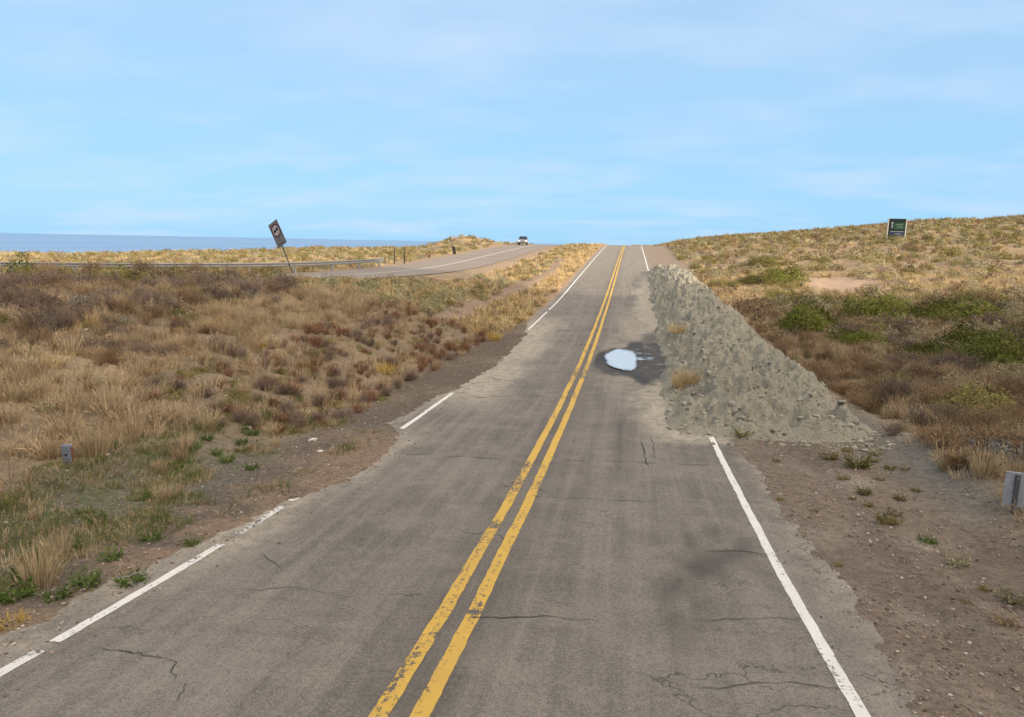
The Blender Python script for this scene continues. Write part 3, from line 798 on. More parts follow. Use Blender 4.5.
def choose_near(x, y, z, d, pn, pn2, d2_, sg):
    r = g.random()
    if x < 0:
        if d2_ < 5.6 or (sg < 0 and y > 52 and d2_ < 6.1): return None
        edge = -5.1 - .7 * pn
        if y > 34: edge = -4.35
        if x > edge: return None
        if sg > 0: # sea side
            o_ = ch([(.30, 'tussock', 'gold', .9), (.27, 'bush', 'grey', .95), (.28, 'bush', 'olive', 1.0), (.15, 'dry', 'brown', 1.1)])
            return o_[0], o_[1], o_[2] * g.uniform(.6, 1.3), 'sea'
        if y > 33 and abs(x - trackx(y)) < .75 and r < .93 and y < 95: return None
        if y < 13.5 and x > -7.0 + .8 * pn:
            if r < .72: return None
            o_ = ch([(.5, 'weed', 'fresh', 1.2), (.2, 'tussock', 'straw', .5), (.15, 'weed', 'olive', 1.2), (.15, 'dry', 'brown', .4)])
            return o_[0], o_[1], o_[2] * g.uniform(.6, 1.4), 'toe'
        if y > 33:
            if x > trackx(y) + .4:
                o_ = ch([(.62, 'tussock', 'gold', .85), (.14, 'tussock', 'straw', .85), (.10, 'bush', 'olive', .6), (.14, 'dry', 'brown', .6)])
            elif pn > -.02 and y < 62:
                o_ = ch([(.2, 'bush', 'sage', .75), (.16, 'bush', 'grey', .75), (.44, 'tussock', 'gold', .85), (.12, 'dry', 'brown', .7), (.12, 'bush', 'olive', .6)])
            else:
                o_ = ch([(.36, 'tussock', 'gold', .8), (.14, 'tussock', 'straw', .8), (.2, 'bush', 'olive', .7), (.18, 'dry', 'brown', .8), (.12, 'bush', 'grey', .8)])
            return o_[0], o_[1], o_[2] * g.uniform(.6, 1.25), 'verge'
        if x > -9.2 - 1.2 * pn and y > 13:
            o_ = ch([(.36, 'dry', 'red', .55), (.28, 'dry', 'purple', .6), (.11, 'bush', 'olive', .45), (.18, 'tussock', 'straw', .6), (.07, 'bush', 'green', .38)])
            return o_[0], o_[1], o_[2] * g.uniform(.6, 1.2), 'toe'
        if pn2 < -.2 and r < .75: return None
        if pn > .13:
            o_ = ch([(.82, 'tussock', 'straw', .95), (.08, 'dry', 'brown', .6), (.05, 'bush', 'grey', .5), (.05, 'bush', 'olive', .42)])
        elif pn < .0:
            o_ = ch([(.26, 'dry', 'purple', .8), (.15, 'dry', 'brown', .7), (.10, 'bush', 'blue', .5), (.30, 'tussock', 'straw', .8), (.12, 'tussock', 'gold', .7), (.1, 'bush', 'olive', .42), (.08, 'bush', 'green', .36)])
        else:
            o_ = ch([(.38, 'tussock', 'straw', .8), (.10, 'tussock', 'gold', .7), (.18, 'dry', 'brown', .66), (.14, 'dry', 'purple', .7), (.07, 'dry', 'red', .55), (.08, 'bush', 'olive', .42), (.05, 'bush', 'green', .34)])
        s = o_[2] * g.uniform(.6, 1.25)
        ridge = x < -14 and y < 40 and d > 22
        if ridge and o_[0] != 'tussock': s *= 1.5
        return o_[0], o_[1], s, 'bank'
    else:
        if y < 80 and x < 8.0 + .35 * pn + (0 if y > 17 else -.9): return None
        if y >= 80 and x < 8.2: return None
        if pat_w(x, y) > .4: return None
        lit = sst(30, 50, y + x * .2)
        if y < 60 and x < 10.6:
            o_ = ch([(.5, 'dry', 'brown', .85), (.08, 'dry', 'red', .6), (.14, 'dry', 'purple', .8), (.24, 'tussock', 'straw', .9), (.12, 'bush', 'grey', .6)])
        elif r < 1 - lit:
            if pn > .05: o_ = ch([(.55, 'tussock', 'straw', .85), (.25, 'dry', 'brown', .9), (.2, 'bush', 'grey', .8)])
            else: o_ = ch([(.34, 'dry', 'purple', .95), (.22, 'dry', 'brown', .95), (.22, 'bush', 'grey', .8), (.12, 'bush', 'olive', .8), (.1, 'tussock', 'straw', .8)])
        else:
            o_ = ch([(.22, 'tussock', 'gold', .8), (.24, 'bush', 'grey', .95), (.30, 'bush', 'olive', 1.0), (.16, 'dry', 'brown', 1.05), (.08, 'dry', 'purple', 1.0)])
        return o_[0], o_[1], o_[2] * (g.uniform(.6, 1.3) if lit < .5 else g.choice([.55, .7, .85, 1.1, 1.4])), 'right' if lit < .5 else 'hill'
def pat_w(x, y): return math.exp(-((x - bp[0]) / 2.5) ** 4 - ((y - bp[1] + 1) / 6) ** 4)

X, Y, D = scatter(9500, 7, 50, .62); add_items(X, Y, D, choose_near)
X, Y, D = scatter(25000, 46, 215, .60); add_items(X, Y, D, choose_near)
X = g.uniform(-13.5, -4.4, 2200); Y = 34 + 100 * g.random(2200) ** 1.3; add_items(X, Y, np.hypot(X - CAM[0], Y), choose_near)
X = g.uniform(11, 60, 2600); Y = g.uniform(-25, 40, 2600); kp = X > 12 + .62 * np.maximum(Y, -10); add_items(X[kp], Y[kp], 40 + 0 * X[kp], choose_near)
# drop those standing inside the green spreading shrubs and on the billboard
print('plants', len(ITEMS))

# ---- green spreading shrubs, one by one
GREEN = [  # px, py(base), width px, height factor, label
    (805, 328, 64, 1.0, 'low dark green spreading bush nearest the heap on the right slope'),
    (858, 346, 50, 1.0, 'round dark green bush just below and right of the low one beside the heap'),
    (878, 318, 70, 1.0, 'long dark green bush at the left end of the upper row of bushes'),
    (960, 319, 78, .75, 'flat dark green bush at the right end of the upper row of bushes'),
    (945, 362, 62, 1.0, 'broad green bush at the left end of the largest patch'),
    (1000, 368, 74, 1.1, 'broad green bush at the right end of the largest patch, near the picture edge'),
    (975, 346, 52, 1.0, 'green bush behind the largest patch, topmost of three'),
    (893, 391, 50, 1.0, 'small rounded green bush alone among brown shrubs'),
    (973, 412, 70, 1.0, 'yellowish green bush lowest on the right slope'),
    (783, 283, 40, 1.0, 'dark green bush in the middle of the sunlit hill clump'),
    (752, 284, 26, 1.0, 'bright olive green bush left of the sunlit hill clump'),
    (765, 266, 34, .8, 'olive green bush above the sunlit hill clump'),
    (786, 300, 40, .6, 'flat olive green bush below the sunlit hill clump'),
]
gp = []
for i, (px, py, wpx, hf, lab) in enumerate(GREEN):
    P = hit(px, py); d = (P - CAM) @ CF; r_ = wpx / F_PX * d / 2
    var = i % 3; s = r_ / 1.0
    hs = min(s, 1.6) * hf * 1.0
    colr = 'green' if i not in (8, 10, 11, 12) else 'olive'
    z = float(topz(P[0], P[1])) - .05
    plant('green_bush', 'green', var, colr, (P[0], P[1], z), (s, s * 1.25, hs * 1.25), i * 1.3, lab, 'bush', 'green bushes on the right slope')
    gp.append((P[0], P[1], r_ * 1.05))
for px, py, wpx, lab in [(205, 300, 26, 'dark green bush on the bank top left of the leaning sign'), (186, 322, 34, 'dull green bush high on the left bank'), (860, 352, 30, None)][:2]:
    P = hit(px, py); d = (P - CAM) @ CF; s = wpx / F_PX * d
    plant('green_bush', 'bush', 0, 'green', (P[0], P[1], P[2] - .02), s, 1., lab, 'bush')

# ---- distinctive single plants
def single(name, shape, var, color, px, py, hpx, lab, cat, group=None):
    P = hit_top(px, py); d = (P - CAM) @ CF
    hh = {'tussock': .6, 'dry': .55, 'bush': .5, 'weed': .17}[shape]
    s = hpx / F_PX * d / hh
    return plant(name, shape, var, color, (P[0], P[1], P[2] - .01), s, (px * 7.1) % 6.28, lab, cat, group)
single('grass_tussock', 'tussock', 1, 'yellow', 386, 374, 20, 'bright yellow tuft low on the left bank beside the dark shoulder', 'grass tuft')
single('grass_tussock', 'tussock', 3, 'yellow', 258, 348, 18, 'bright yellow tuft half way up the left bank', 'grass tuft')
single('grass_tussock', 'tussock', 1, 'yellow', 495, 340, 16, 'yellow tuft at the road end of the left dirt ridge', 'grass tuft')
single('grass_tussock', 'tussock', 3, 'yellow', 10, 626, 30, 'olive yellow grass clump at the left edge nearest the viewer', 'grass tuft')
single('grass_tussock', 'tussock', 0, 'straw', 40, 585, 50, 'pale straw clump above the near white line on the left', 'grass tuft')
single('grass_tussock', 'tussock', 1, 'gold', 690, 382, 22, 'orange dry tuft on the road side of the heap above the puddle', 'grass tuft')
single('grass_tussock', 'tussock', 2, 'gold', 678, 387, 18, 'smaller orange dry tuft just left of the larger one on the heap', 'grass tuft')
single('grass_tussock', 'tussock', 3, 'gold', 677, 332, 18, 'orange dry tuft higher up the heap, farther than the puddle', 'grass tuft')
single('weed', 'weed', 1, 'olive', 742, 436, 14, 'olive weed at the front foot of the earth heap', 'weed')
single('saltbush', 'bush', 1, 'blue', 1000, 462, 34, 'pale grey bush at the right edge behind the brown shrubs', 'bush')
plant('dry_shrub', 'dry', 2, 'purple', (8.7, 19.6, float(HT(8.7, 19.6)) - .02), 1.5, 1.0, 'bare pinkish twiggy shrub right behind the front end of the heap', 'shrub')
gr_ = np.random.default_rng(12)
for i in range(34):
    px = 4 + i * 8.4 + gr_.uniform(-4, 4); py = gr_.uniform(277, 286)
    sh_, cl_ = [('dry', 'purple'), ('dry', 'brown'), ('bush', 'green'), ('dry', 'purple'), ('bush', 'olive'), ('dry', 'brown')][i % 6]
    single('dry_shrub' if sh_ == 'dry' else 'saltbush', sh_, i % 3, cl_, px, py, gr_.uniform(9, 19), 'shrub standing up along the top edge of the left bank in front of the guardrail', 'shrub', 'shrubs along the top edge of the left bank')
# weeds growing on the right gravel
WEED = [(927, 543, 15, 'fresh', 'bright green weed alone on the right gravel'), (887, 523, 18, 'olive', 'olive weed in the middle of the right gravel'), (858, 468, 22, 'olive', 'tall olive weed near the front foot of the heap'),
        (864, 494, 12, 'olive', 'small olive weed just above the middle gravel weed'), (830, 460, 14, 'olive', 'faded weed left of the tall weed by the heap'), (958, 566, 20, 'grey', 'grey feathery weed on the right gravel below the marker'),
        (1012, 602, 24, 'grey', 'grey green weed at the right edge of the gravel'), (838, 566, 7, 'olive', 'tiny weed low on the right gravel'), (800, 538, 8, 'olive', 'tiny weed beside the asphalt edge'), (776, 462, 6, 'olive', 'tiny weed at the top of the right gravel'),
        (965, 603, 8, 'olive', 'flat weed low down on the right gravel'), (843, 480, 10, 'olive', 'low weed left of the middle gravel weeds'), (1005, 625, 20, 'straw', 'straw coloured weed at the right edge nearest the viewer')]
for i, (px, py, h_, colr, lab) in enumerate(WEED):
    single('weed', 'weed', i % 3, colr, px, py, h_, lab, 'weed', 'weeds on the right gravel')
for i, (px, py, h_) in enumerate([(846, 452, 8), (872, 462, 9), (880, 480, 9), (900, 500, 10), (868, 506, 9), (895, 516, 12), (915, 492, 8), (852, 500, 6), (905, 470, 9), (780, 500, 6), (815, 512, 6), (940, 575, 8), (985, 590, 9), (920, 600, 6), (875, 455, 12), (890, 470, 10)]):
    single('weed', 'weed', i % 3, ('olive', 'olive', 'grey')[i % 3], px, py, h_, 'small dull weed among the cluster growing on the right gravel', 'weed', 'small dull weeds on the right gravel')
WEEDL = [(70, 550, 14), (110, 560, 16), (85, 585, 22), (30, 580, 26), (150, 540, 16), (130, 585, 20), (55, 600, 18), (190, 545, 12), (15, 600, 26), (205, 440, 10), (190, 450, 12), (215, 455, 10), (240, 445, 10), (225, 462, 12), (175, 470, 12), (250, 470, 10), (140, 500, 14), (160, 520, 12), (95, 525, 16)]
for i, (px, py, h_) in enumerate(WEEDL):
    single('weed', 'weed', i % 3, 'fresh', px + 2, py, h_ * 1.2, 'small fresh green weed on the gravelly foot of the left bank', 'weed', 'green weeds at the foot of the left bank')

MARK = hit(1016, 512); SB = hit(1000, 462)
# ---- individuals by size in the picture, the rest as masses
KN = {'tussock': ('grass_tussock', 'grass tuft'), 'dry': ('dry_shrub', 'shrub'), 'bush': ('saltbush', 'bush'), 'weed': ('weed', 'weed')}
CN = {'straw': 'pale straw', 'gold': 'golden', 'yellow': 'yellow', 'brown': 'brown', 'purple': 'dark brown', 'red': 'reddish brown', 'grey': 'grey', 'blue': 'bluish grey', 'sage': 'pale green', 'olive': 'olive', 'green': 'green', 'fresh': 'green'}
RN = {'sea': 'on the strip beyond the guardrail', 'toe': 'at the foot of the left bank', 'verge': 'between the two roads', 'bank': 'on the left bank', 'right': 'on the shaded ground right of the heap', 'hill': 'on the sunlit right hill'}
SN = {'tussock': 'feathery dry grass tuft', 'dry': 'twiggy dry shrub', 'bush': 'small leafed bush', 'weed': 'low weed'}
keep = []
STUB = hit(70, 465)
for it in ITEMS:
    sh, colr, x, y, z, s, reg, d = it
    if abs(x - STUB[0]) < .75 and -1.9 < y - STUB[1] < .25: continue
    if math.hypot(x - SB[0], y - SB[1] + .6) < 1.0: continue
    if x > 0 and math.hypot(x - MARK[0], y - MARK[1] + .5) < .9: continue
    if any((x - a_) ** 2 + (y - b_) ** 2 < c_ * c_ for a_, b_, c_ in gp): continue
    keep.append(it)
rank = {}
for i, it in enumerate(keep):
    u, v, dd = proj((it[2], it[3], it[4] + .2))
    if -5 < u < 1029 and 200 < v < 730: rank.setdefault(it[0], []).append((it[5] / it[7], i))
solo = set()
LIM = {'tussock': 280, 'dry': 285, 'bush': 280, 'weed': 200}
for k, L in rank.items():
    L.sort(reverse=True); solo |= {i for _, i in L[:LIM[k]]}
rest_a = []; rest_b = []
for i, (sh, colr, x, y, z, s, reg, d) in enumerate(keep):
    rz = g.uniform(0, 6.28)
    if i in solo:
        nv = len(PROTO[sh]); nm, cat = KN[sh]
        plant(nm, sh, int(g.integers(nv)), colr, (x, y, z - .02), (s * g.uniform(.9, 1.25), s * g.uniform(.9, 1.25), s * g.uniform(.8, 1.1)), rz,
              CN[colr] + ' ' + SN[sh] + ' ' + RN[reg], cat, CN[colr] + ' ' + SN[sh] + 's ' + RN[reg], (g.uniform(-.08, .08), g.uniform(-.08, .08)))
    else:
        near = d < 34
        shp = sh if (near or sh == 'weed') else sh + '_far'
        if shp == 'bush_far' and d > 115: shp = 'bush_far2'
        it = (shp, int(g.integers(len(PROTO[shp]))), colr, x, y, z - .02, s * (1.0 if near else 1.15), rz, g.random())
        (rest_a if sh == 'tussock' else rest_b).append(it)
mass('dry_grass', rest_a, 'mass of smaller dry grass tufts covering the banks and hills', 'grass')
mass('low_scrub', rest_b, 'mass of small scrub bushes covering the banks and hills', 'scrub')

# ---- thin grass between the plants
TU = []
X, Y, D = scatter(34000, 6, 70, .7)
Z = topz(X, Y); pn = fbm(X * .25, Y * .25, 4, 3); pn3 = fbm(X * .45 + 9, Y * .45, 2, 3); d2_, sg_ = dist2(X, Y)
for i in range(len(X)):
    x, y = X[i], Y[i]
    if d2_[i] < 5 or (sg_[i] < 0 and y > 52 and d2_[i] < 6): continue
    if -5.7 < x < (8.2 if y > 15 else 7.2): 
        if not (y > 35 and x < -4.5): continue
    toe_ = x < 0 and x > -7.4 and y < 14
    if toe_ and g.random() < .25: continue
    if y > 33 and x < 0 and abs(x - trackx(y)) < .7: continue
    if pat_w(x, y) > .4 or (x < -5 and pn3[i] < -.2 and g.random() < .7): continue
    colr = ('gold' if y > 34 else 'straw') if g.random() < .8 else ('brown' if g.random() < .6 else 'olive')
    if pn[i] < -.1 and g.random() < .55: colr = 'brown'
    sc1 = 1.0
    if toe_: colr = ch([(.4, 'fresh'), (.25, 'olive'), (.35, 'straw')])[0]; sc1 = .45
    TU.append(('tuft', int(g.integers(3)), colr, x, y, Z[i], sc1 * g.uniform(.6, 1.3), g.uniform(0, 6.28), g.random()))
nt_ = 11000; X = -7.6 + 4.4 * g.random(nt_); Y = 3.5 + 12 * g.random(nt_); kp = (X < xe_left(Y) - .25 - .9 * g.random(nt_)) & (fbm(X * .8, Y * .8, 3, 3) > -.12 + .25 * (X > -5)); X, Y = X[kp], Y[kp]; Z = HT(X, Y)
for i in range(len(X)):
    colr = ch([(.42, 'fresh'), (.16, 'olive'), (.29, 'straw'), (.13, 'brown')])[0]
    TU.append(('tuft', int(g.integers(3)), colr, X[i], Y[i], Z[i], g.uniform(.2, .6), g.uniform(0, 6.28), g.random()))
mass('thin_grass', TU, 'thin dry grass growing between the shrubs', 'grass')

# ------------------------------------------------------------------ pale stones on the left bank
m_rock = simple_mat('pale_stone', (.40, .36, .31), .9, var=.2, scale=20)
for px, py, w_, lab in [(73, 327, 5, 'pale stone high on the left bank near the picture edge'), (86, 330, 6, 'pale stone just right of another high on the bank'), (58, 436, 7, 'grey white stone just above the blue grey stub'), (226, 396, 5, 'pale stone half way down the left bank above the weeds'),
                        (248, 428, 8, 'flat whitish stone at the top of the green weeds'), (292, 427, 6, 'whitish stone at the right end of the green weeds'), (312, 441, 12, 'flat pale slab at the foot of the left bank'), (320, 452, 8, 'brownish pale stone below the flat slab'), (107, 455, 7, 'small pale stone right of the blue grey stub'), (399, 527, 12, 'grey flat stone lying in the left lane')]:
    P = hit(px, py); d = (P - CAM) @ CF; s = w_ / F_PX * d / 2
    gg = np.random.default_rng(px)
    V = IV * (1 + gg.uniform(-.2, .2, (len(IV), 1))) * np.array([1, .8, .45]) * s
    me = quadmesh('stone', V, IF)
    o = link('stone', me, m_rock); o.location = (P[0], P[1], P[2] + s * .12); o.rotation_euler = (.1, .05, px)
    tag(o, lab, 'stone', 'pale stones beside the road')

# ------------------------------------------------------------------ leaning no overtaking sign
m_galv = simple_mat('galvanised_steel', (.30, .31, .33), .55, .6)
m_post = simple_mat('weathered_post', (.06, .058, .056), .8)
m_plate = simple_mat('faded_sign_face', (.115, .11, .125), .55, var=.1, scale=5)
m_disc = simple_mat('faded_sign_disc', (.30, .265, .28), .6, var=.1)
m_ring = simple_mat('faded_red', (.05, .018, .022), .6)
m_black = simple_mat('sign_black', (.016, .014, .016), .6)
m_dgrey = simple_mat('sign_dark_grey', (.07, .07, .085), .6)
base = hit(294, 273.5)
bdep = (base - CAM) @ CF
def cvec(x, y, z): return CR * x + CU * y + CF * z
k_ = bdep / F_PX
av = cvec(10.3 * k_, -23 * k_, 0) ; bv = cvec(8.3 * k_, 6.6 * k_, 0)
rd = ray(277.5, 233.8); rd = rd / np.linalg.norm(rd); 
from itertools import product
best = min((abs((av + rd * p_) @ (bv + rd * q_)) + .15 * abs(p_ + .33) + .15 * abs(q_ + .5), p_, q_) for p_, q_ in product(-np.arange(.1, .7, .02), -np.arange(.1, .9, .02)))
av = av + rd * best[1]; bv = bv + rd * best[2]
wa, wb = np.linalg.norm(av), np.linalg.norm(bv)
ux = bv / wb; uy = -av / wa; uz = np.cross(ux, uy)
if uz @ CF > 0: uz = -uz; 
ctr = CAM + ray((258.9 + 276.3 + 286.7 + 268.9) / 4 + 4.8, 219.5 + 14.3) * bdep
# bottom middle of the plate
sg = empty('road_sign', base)
def Mloc(origin):
    M = Matrix((ux, uy, uz)).transposed().to_4x4(); M.translation = Vector(origin); return M
lean = uy
pb = ctr - uy * wa / 2
Lp = 1.2
def sign_part(name, bm, mat, M):
    for v in bm.verts: v.co = M @ v.co - Vector(base)
    return bm_obj(name, bm, mat, sg)
Mp = Mloc(ctr)
bm = bm_new(); add_box(bm, (0, 0, 0), (wb, wa, .02), bevel=.008); plate = sign_part('plate', bm, m_plate, Mp)
bm = bm_new()
for s in (-1, 1): add_box(bm, (s * (wb / 2 - .02), 0, .013), (.035, wa - .01, .006))
for s in (-1, 1): add_box(bm, (0, s * (wa / 2 - .02), .0132), (wb - .09, .035, .006))
sign_part('border', bm, m_dgrey, Mp)
cy = wa * .14; ro, ri = wb * .46, wb * .35
bm = bm_new(); N = 40
A = [bm.verts.new((ro * math.cos(q * 2 * math.pi / N), cy + 1.28 * ro * math.sin(q * 2 * math.pi / N), .015)) for q in range(N)]
B = [bm.verts.new((ri * math.cos(q * 2 * math.pi / N), cy + 1.28 * ri * math.sin(q * 2 * math.pi / N), .015)) for q in range(N)]
for q in range(N): bm.faces.new((A[q], A[(q + 1) % N], B[(q + 1) % N], B[q]))
sign_part('ring', bm, m_ring, Mp)
bm = bm_new(); bm.faces.new([bm.verts.new((ri * math.cos(q * 2 * math.pi / N), cy + 1.28 * ri * math.sin(q * 2 * math.pi / N), .0125)) for q in range(N)]); sign_part('disc', bm, m_disc, Mp)
bm = bm_new()
for s, dy in ((-1, -.03), (1, .03)):
    add_box(bm, (s * wb * .145, cy + dy, .0135), (wb * .29, wb * .14, .005)); add_box(bm, (s * wb * .145, cy + dy + wb * .10, .0135), (wb * .18, wb * .08, .005))
    for q in (-1, 1): add_cyl(bm, (s * wb * .145 + q * wb * .06, cy + dy - wb * .06, .011), (s * wb * .145 + q * wb * .06, cy + dy - wb * .06, .0158), wb * .03, n=10)
sign_part('car_symbol', bm, m_black, Mp)
bm = bm_new(); add_box(bm, (0, -wa * .42, .0134), (wb * .8, wa * .055, .005)); add_box(bm, (0, -wa * .25, .0134), (wb * .2, wa * .04, .005)); sign_part('legend_bars', bm, m_dgrey, Mp)
post_top = ctr + uy * wa * .3 - uz * .04; pd = (Vector(post_top) - (Vector(base) - Vector((0, 0, .25))))
bm = bm_new(); add_cyl(bm, Vector((0, 0, -.25)), Vector(post_top - base), .05, n=10)
bm_obj('post', bm, m_post, sg)
tag(sg, 'leaning rectangular no overtaking sign with two cars on a tilted post', 'road sign')

# ------------------------------------------------------------------ billboard on the right hill
P = hit(895.5, 239.5); bd = (P - CAM) @ CF; k_ = bd / F_PX
bb = empty('billboard', P, YAW * 0.6)
W_, H_ = 16.5 * k_, 18.2 * k_
m_wpost = simple_mat('white_post', (.27, .265, .25), .7)
m_navy = simple_mat('billboard_dark', (.010, .015, .018), .85, spec=.1)
m_bgreen = simple_mat('billboard_green', (.012, .042, .024), .85, spec=.1, var=.5, scale=2.5)
m_bblue = simple_mat('billboard_blue', (.02, .03, .06), .85, spec=.1, var=.5, scale=3)
m_bwhite = simple_mat('billboard_pale', (.13, .15, .155), .8)
z0 = 2.2 * k_
for s in (-1, 1):
    bm = bm_new(); add_box(bm, (s * (W_ / 2 + .06), .02, (H_ + z0) / 2 - .25), (.14, .12, H_ + z0 + .5), bevel=.01); bm_obj('post', bm, m_wpost, bb)
bm = bm_new(); add_box(bm, (0, 0, z0 + H_ / 2), (W_ - .02, .06, H_), bevel=.01); pn_ = bm_obj('panel', bm, m_navy, bb)
bm = bm_new(); add_box(bm, (W_ * .12, -.034, z0 + H_ * .60), (W_ * .64, .01, H_ * .36)); bm_obj('picture', bm, m_bgreen, bb)
bm = bm_new(); add_box(bm, (W_ * .03, -.034, z0 + H_ * .17), (W_ * .85, .01, H_ * .2)); bm_obj('lower_picture', bm, m_bblue, bb)
bm = bm_new()
add_box(bm, (-W_ * .29, -.036, z0 + H_ * .77), (W_ * .12, .012, H_ * .09)); add_box(bm, (-W_ * .29, -.036, z0 + H_ * .60), (W_ * .07, .012, H_ * .22))
add_box(bm, (W_ * .02, -.041, z0 + H_ * .31), (W_ * .8, .012, H_ * .035))
for q in range(3): add_box(bm, (W_ * (.13 + .03 * q), -.042, z0 + H_ * (.70 - .09 * q)), (W_ * (.45 - .06 * q), .012, H_ * .018))
for q in range(2): add_box(bm, (W_ * (.1 + .05 * q), -.042, z0 + H_ * (.20 - .07 * q)), (W_ * (.3 - .05 * q), .012, H_ * .02))
bm_obj('lettering', bm, m_bwhite, bb)
tag(bb, 'dark green billboard on white posts standing on the right hillside', 'billboard')

# ------------------------------------------------------------------ marker back at the right edge
P = hit(1016, 512); d = (P - CAM) @ CF; k_ = d / F_PX
mk = empty('marker_plate', P, YAW - .35)
w_, h_ = 38 * k_, 36 * k_; zb = 5 * k_
m_zinc = simple_mat('zinc_sheet', (.33, .36, .42), .5, .35, var=.18, scale=9)
bm = bm_new(); add_box(bm, (.16 * w_, 0, zb + h_ / 2), (w_, .012, h_), bevel=.006); bm_obj('plate', bm, m_zinc, mk)
bm = bm_new(); add_box(bm, (-.08 * w_, -.03, (zb + h_ * .95) / 2 - .15), (.055, .045, zb + h_ * .95 + .3), bevel=.006); bm_obj('post', bm, m_dgrey, mk)
bm = bm_new()
for q in (.2, .85): add_cyl(bm, (-.08 * w_, -.06, zb + h_ * q), (-.08 * w_, -.05, zb + h_ * q), .012, n=8)
bm_obj('bolts', bm, m_galv, mk)
tag(mk, 'back of a grey metal marker plate on a short post at the right edge', 'marker')

# ------------------------------------------------------------------ blue grey stub on the left bank
P = hit(70, 465); d = (P - CAM) @ CF; k_ = d / F_PX
st = empty('marker_stub', P, .25)
m_stub = simple_mat('blue_grey_wood', (.13, .15, .19), .8, var=.35, scale=25)
m_rust = simple_mat('rust', (.14, .062, .035), .9, var=.3, scale=25)
w_, h_ = 8.5 * k_, 21 * k_
bm = bm_new(); add_box(bm, (0, 0, h_ / 2 - .04), (w_, w_ * .7, h_ + .08), bevel=.018)
for v in bm.verts: v.co.x += -.09 * (v.co.z) 
bm_obj('stub', bm, m_stub, st)
bm = bm_new(); add_box(bm, (w_ / 2 + .006, 0, h_ * .45), (.02, w_ * .5, h_ * .9), bevel=.005)
for v in bm.verts: v.co.x += -.09 * (v.co.z)
bm_obj('rusty_strip', bm, m_rust, st)
bm = bm_new(); add_cyl(bm, (-.02 * w_ - .09 * h_ * .55, -w_ * .35 - .008, h_ * .55), (-.02 * w_ - .09 * h_ * .55, -w_ * .35 + .01, h_ * .55), .018, n=12); bm_obj('bolt_hole', bm, m_black, st)
tag(st, 'short weathered blue grey stub standing in dry grass on the left bank', 'stub')

# ------------------------------------------------------------------ guardrail
off = np.interp(RC[:, 1], [0, 50, 60], [4.9, 4.6, 4.4])
GR = along(off)
yend = hit(388, 266)[1]
sel = (RC[:, 1] < 63.5) & (GR[:, 0] > -75)
GR = GR[sel]
prof = [(-.0, .43), (.05, .47), (.05, .52), (.0, .56), (.0, .62), (.05, .66), (.05, .71), (0, .75)]
gt = np.gradient(GR, axis=0); gt /= np.linalg.norm(gt, axis=1)[:, None]; gn = np.stack([gt[:, 1], -gt[:, 0]], 1)
gz = HT(GR[:, 0], GR[:, 1]); gz = np.convolve(np.pad(gz, 4, mode='edge'), np.ones(9) / 9, mode='valid') + .1
m_rail = simple_mat('rail_steel', (.23, .225, .215), .5, .25, var=.1, scale=4)
org = np.array([GR[-1, 0], GR[-1, 1], gz[-1]])
gd = empty('guardrail', org)
V = []
for (o_, z_) in prof: V.append(np.concatenate([GR + gn * o_, (gz + z_)[:, None]], 1) - org)
for (o_, z_) in prof[::-1]: V.append(np.concatenate([GR + gn * (o_ - .012), (gz + z_)[:, None]], 1) - org)
V = np.stack(V); npf = len(V); nn_ = len(GR)
i = (np.arange(npf)[:, None] * nn_ + np.arange(nn_ - 1)[None]); j = (((np.arange(npf) + 1) % npf)[:, None] * nn_ + np.arange(nn_ - 1)[None])
Fq = np.stack([i, i + 1, j + 1, j], -1).reshape(-1, 4)
link('rail', quadmesh('rail', V.reshape(-1, 3), Fq, False), m_rail, gd)
cum = np.concatenate([[0], np.cumsum(np.linalg.norm(np.diff(GR, axis=0), axis=1))])
pm = None
for s_ in np.arange(.8, cum[-1], 3.8):
    q = np.array([np.interp(cum[-1] - s_, cum, GR[:, 0]), np.interp(cum[-1] - s_, cum, GR[:, 1])]); zq_ = float(HT(q[0], q[1])); ni = np.argmin(np.abs(cum - (cum[-1] - s_)))
    if pm is None:
        bm = bm_new(); add_box(bm, (0, 0, .2), (.15, .12, 1.1), bevel=.008); po = bm_obj('post', bm, m_galv, gd); pm = po.data
    else: po = link('post', pm, None, gd)
    po.location = (q[0] - gn[ni, 0] * .1 - org[0], q[1] - gn[ni, 1] * .1 - org[1], zq_ - org[2] + .05)
    po.rotation_euler = (0, 0, math.atan2(gt[ni, 1], gt[ni, 0]))
tag(gd, 'long pale steel guardrail along the seaward side of the far road', 'guardrail')

# two thin posts past the rail end
m_dpost = simple_mat('dark_post', (.035, .028, .022), .9)
for px, lab in ((394.5, 'thin dark post beside the end of the guardrail'), (404.5, 'thin dark post, the one farther from the guardrail end')):
    P = hit(px, 264); d = (P - CAM) @ CF; k_ = d / F_PX
    o = empty('roadside_post', P)
    bm = bm_new(); add_box(bm, (0, 0, 7.0 * k_ - .1), (.11, .09, 15.5 * k_ + .2), bevel=.01); bm_obj('shaft', bm, m_dpost, o)
    bm = bm_new(); add_box(bm, (0, -.05, 13 * k_), (.08, .01, 1.6 * k_)); bm_obj('reflector', bm, m_dgrey, o)
    tag(o, lab, 'post', 'two thin posts beside the far road')

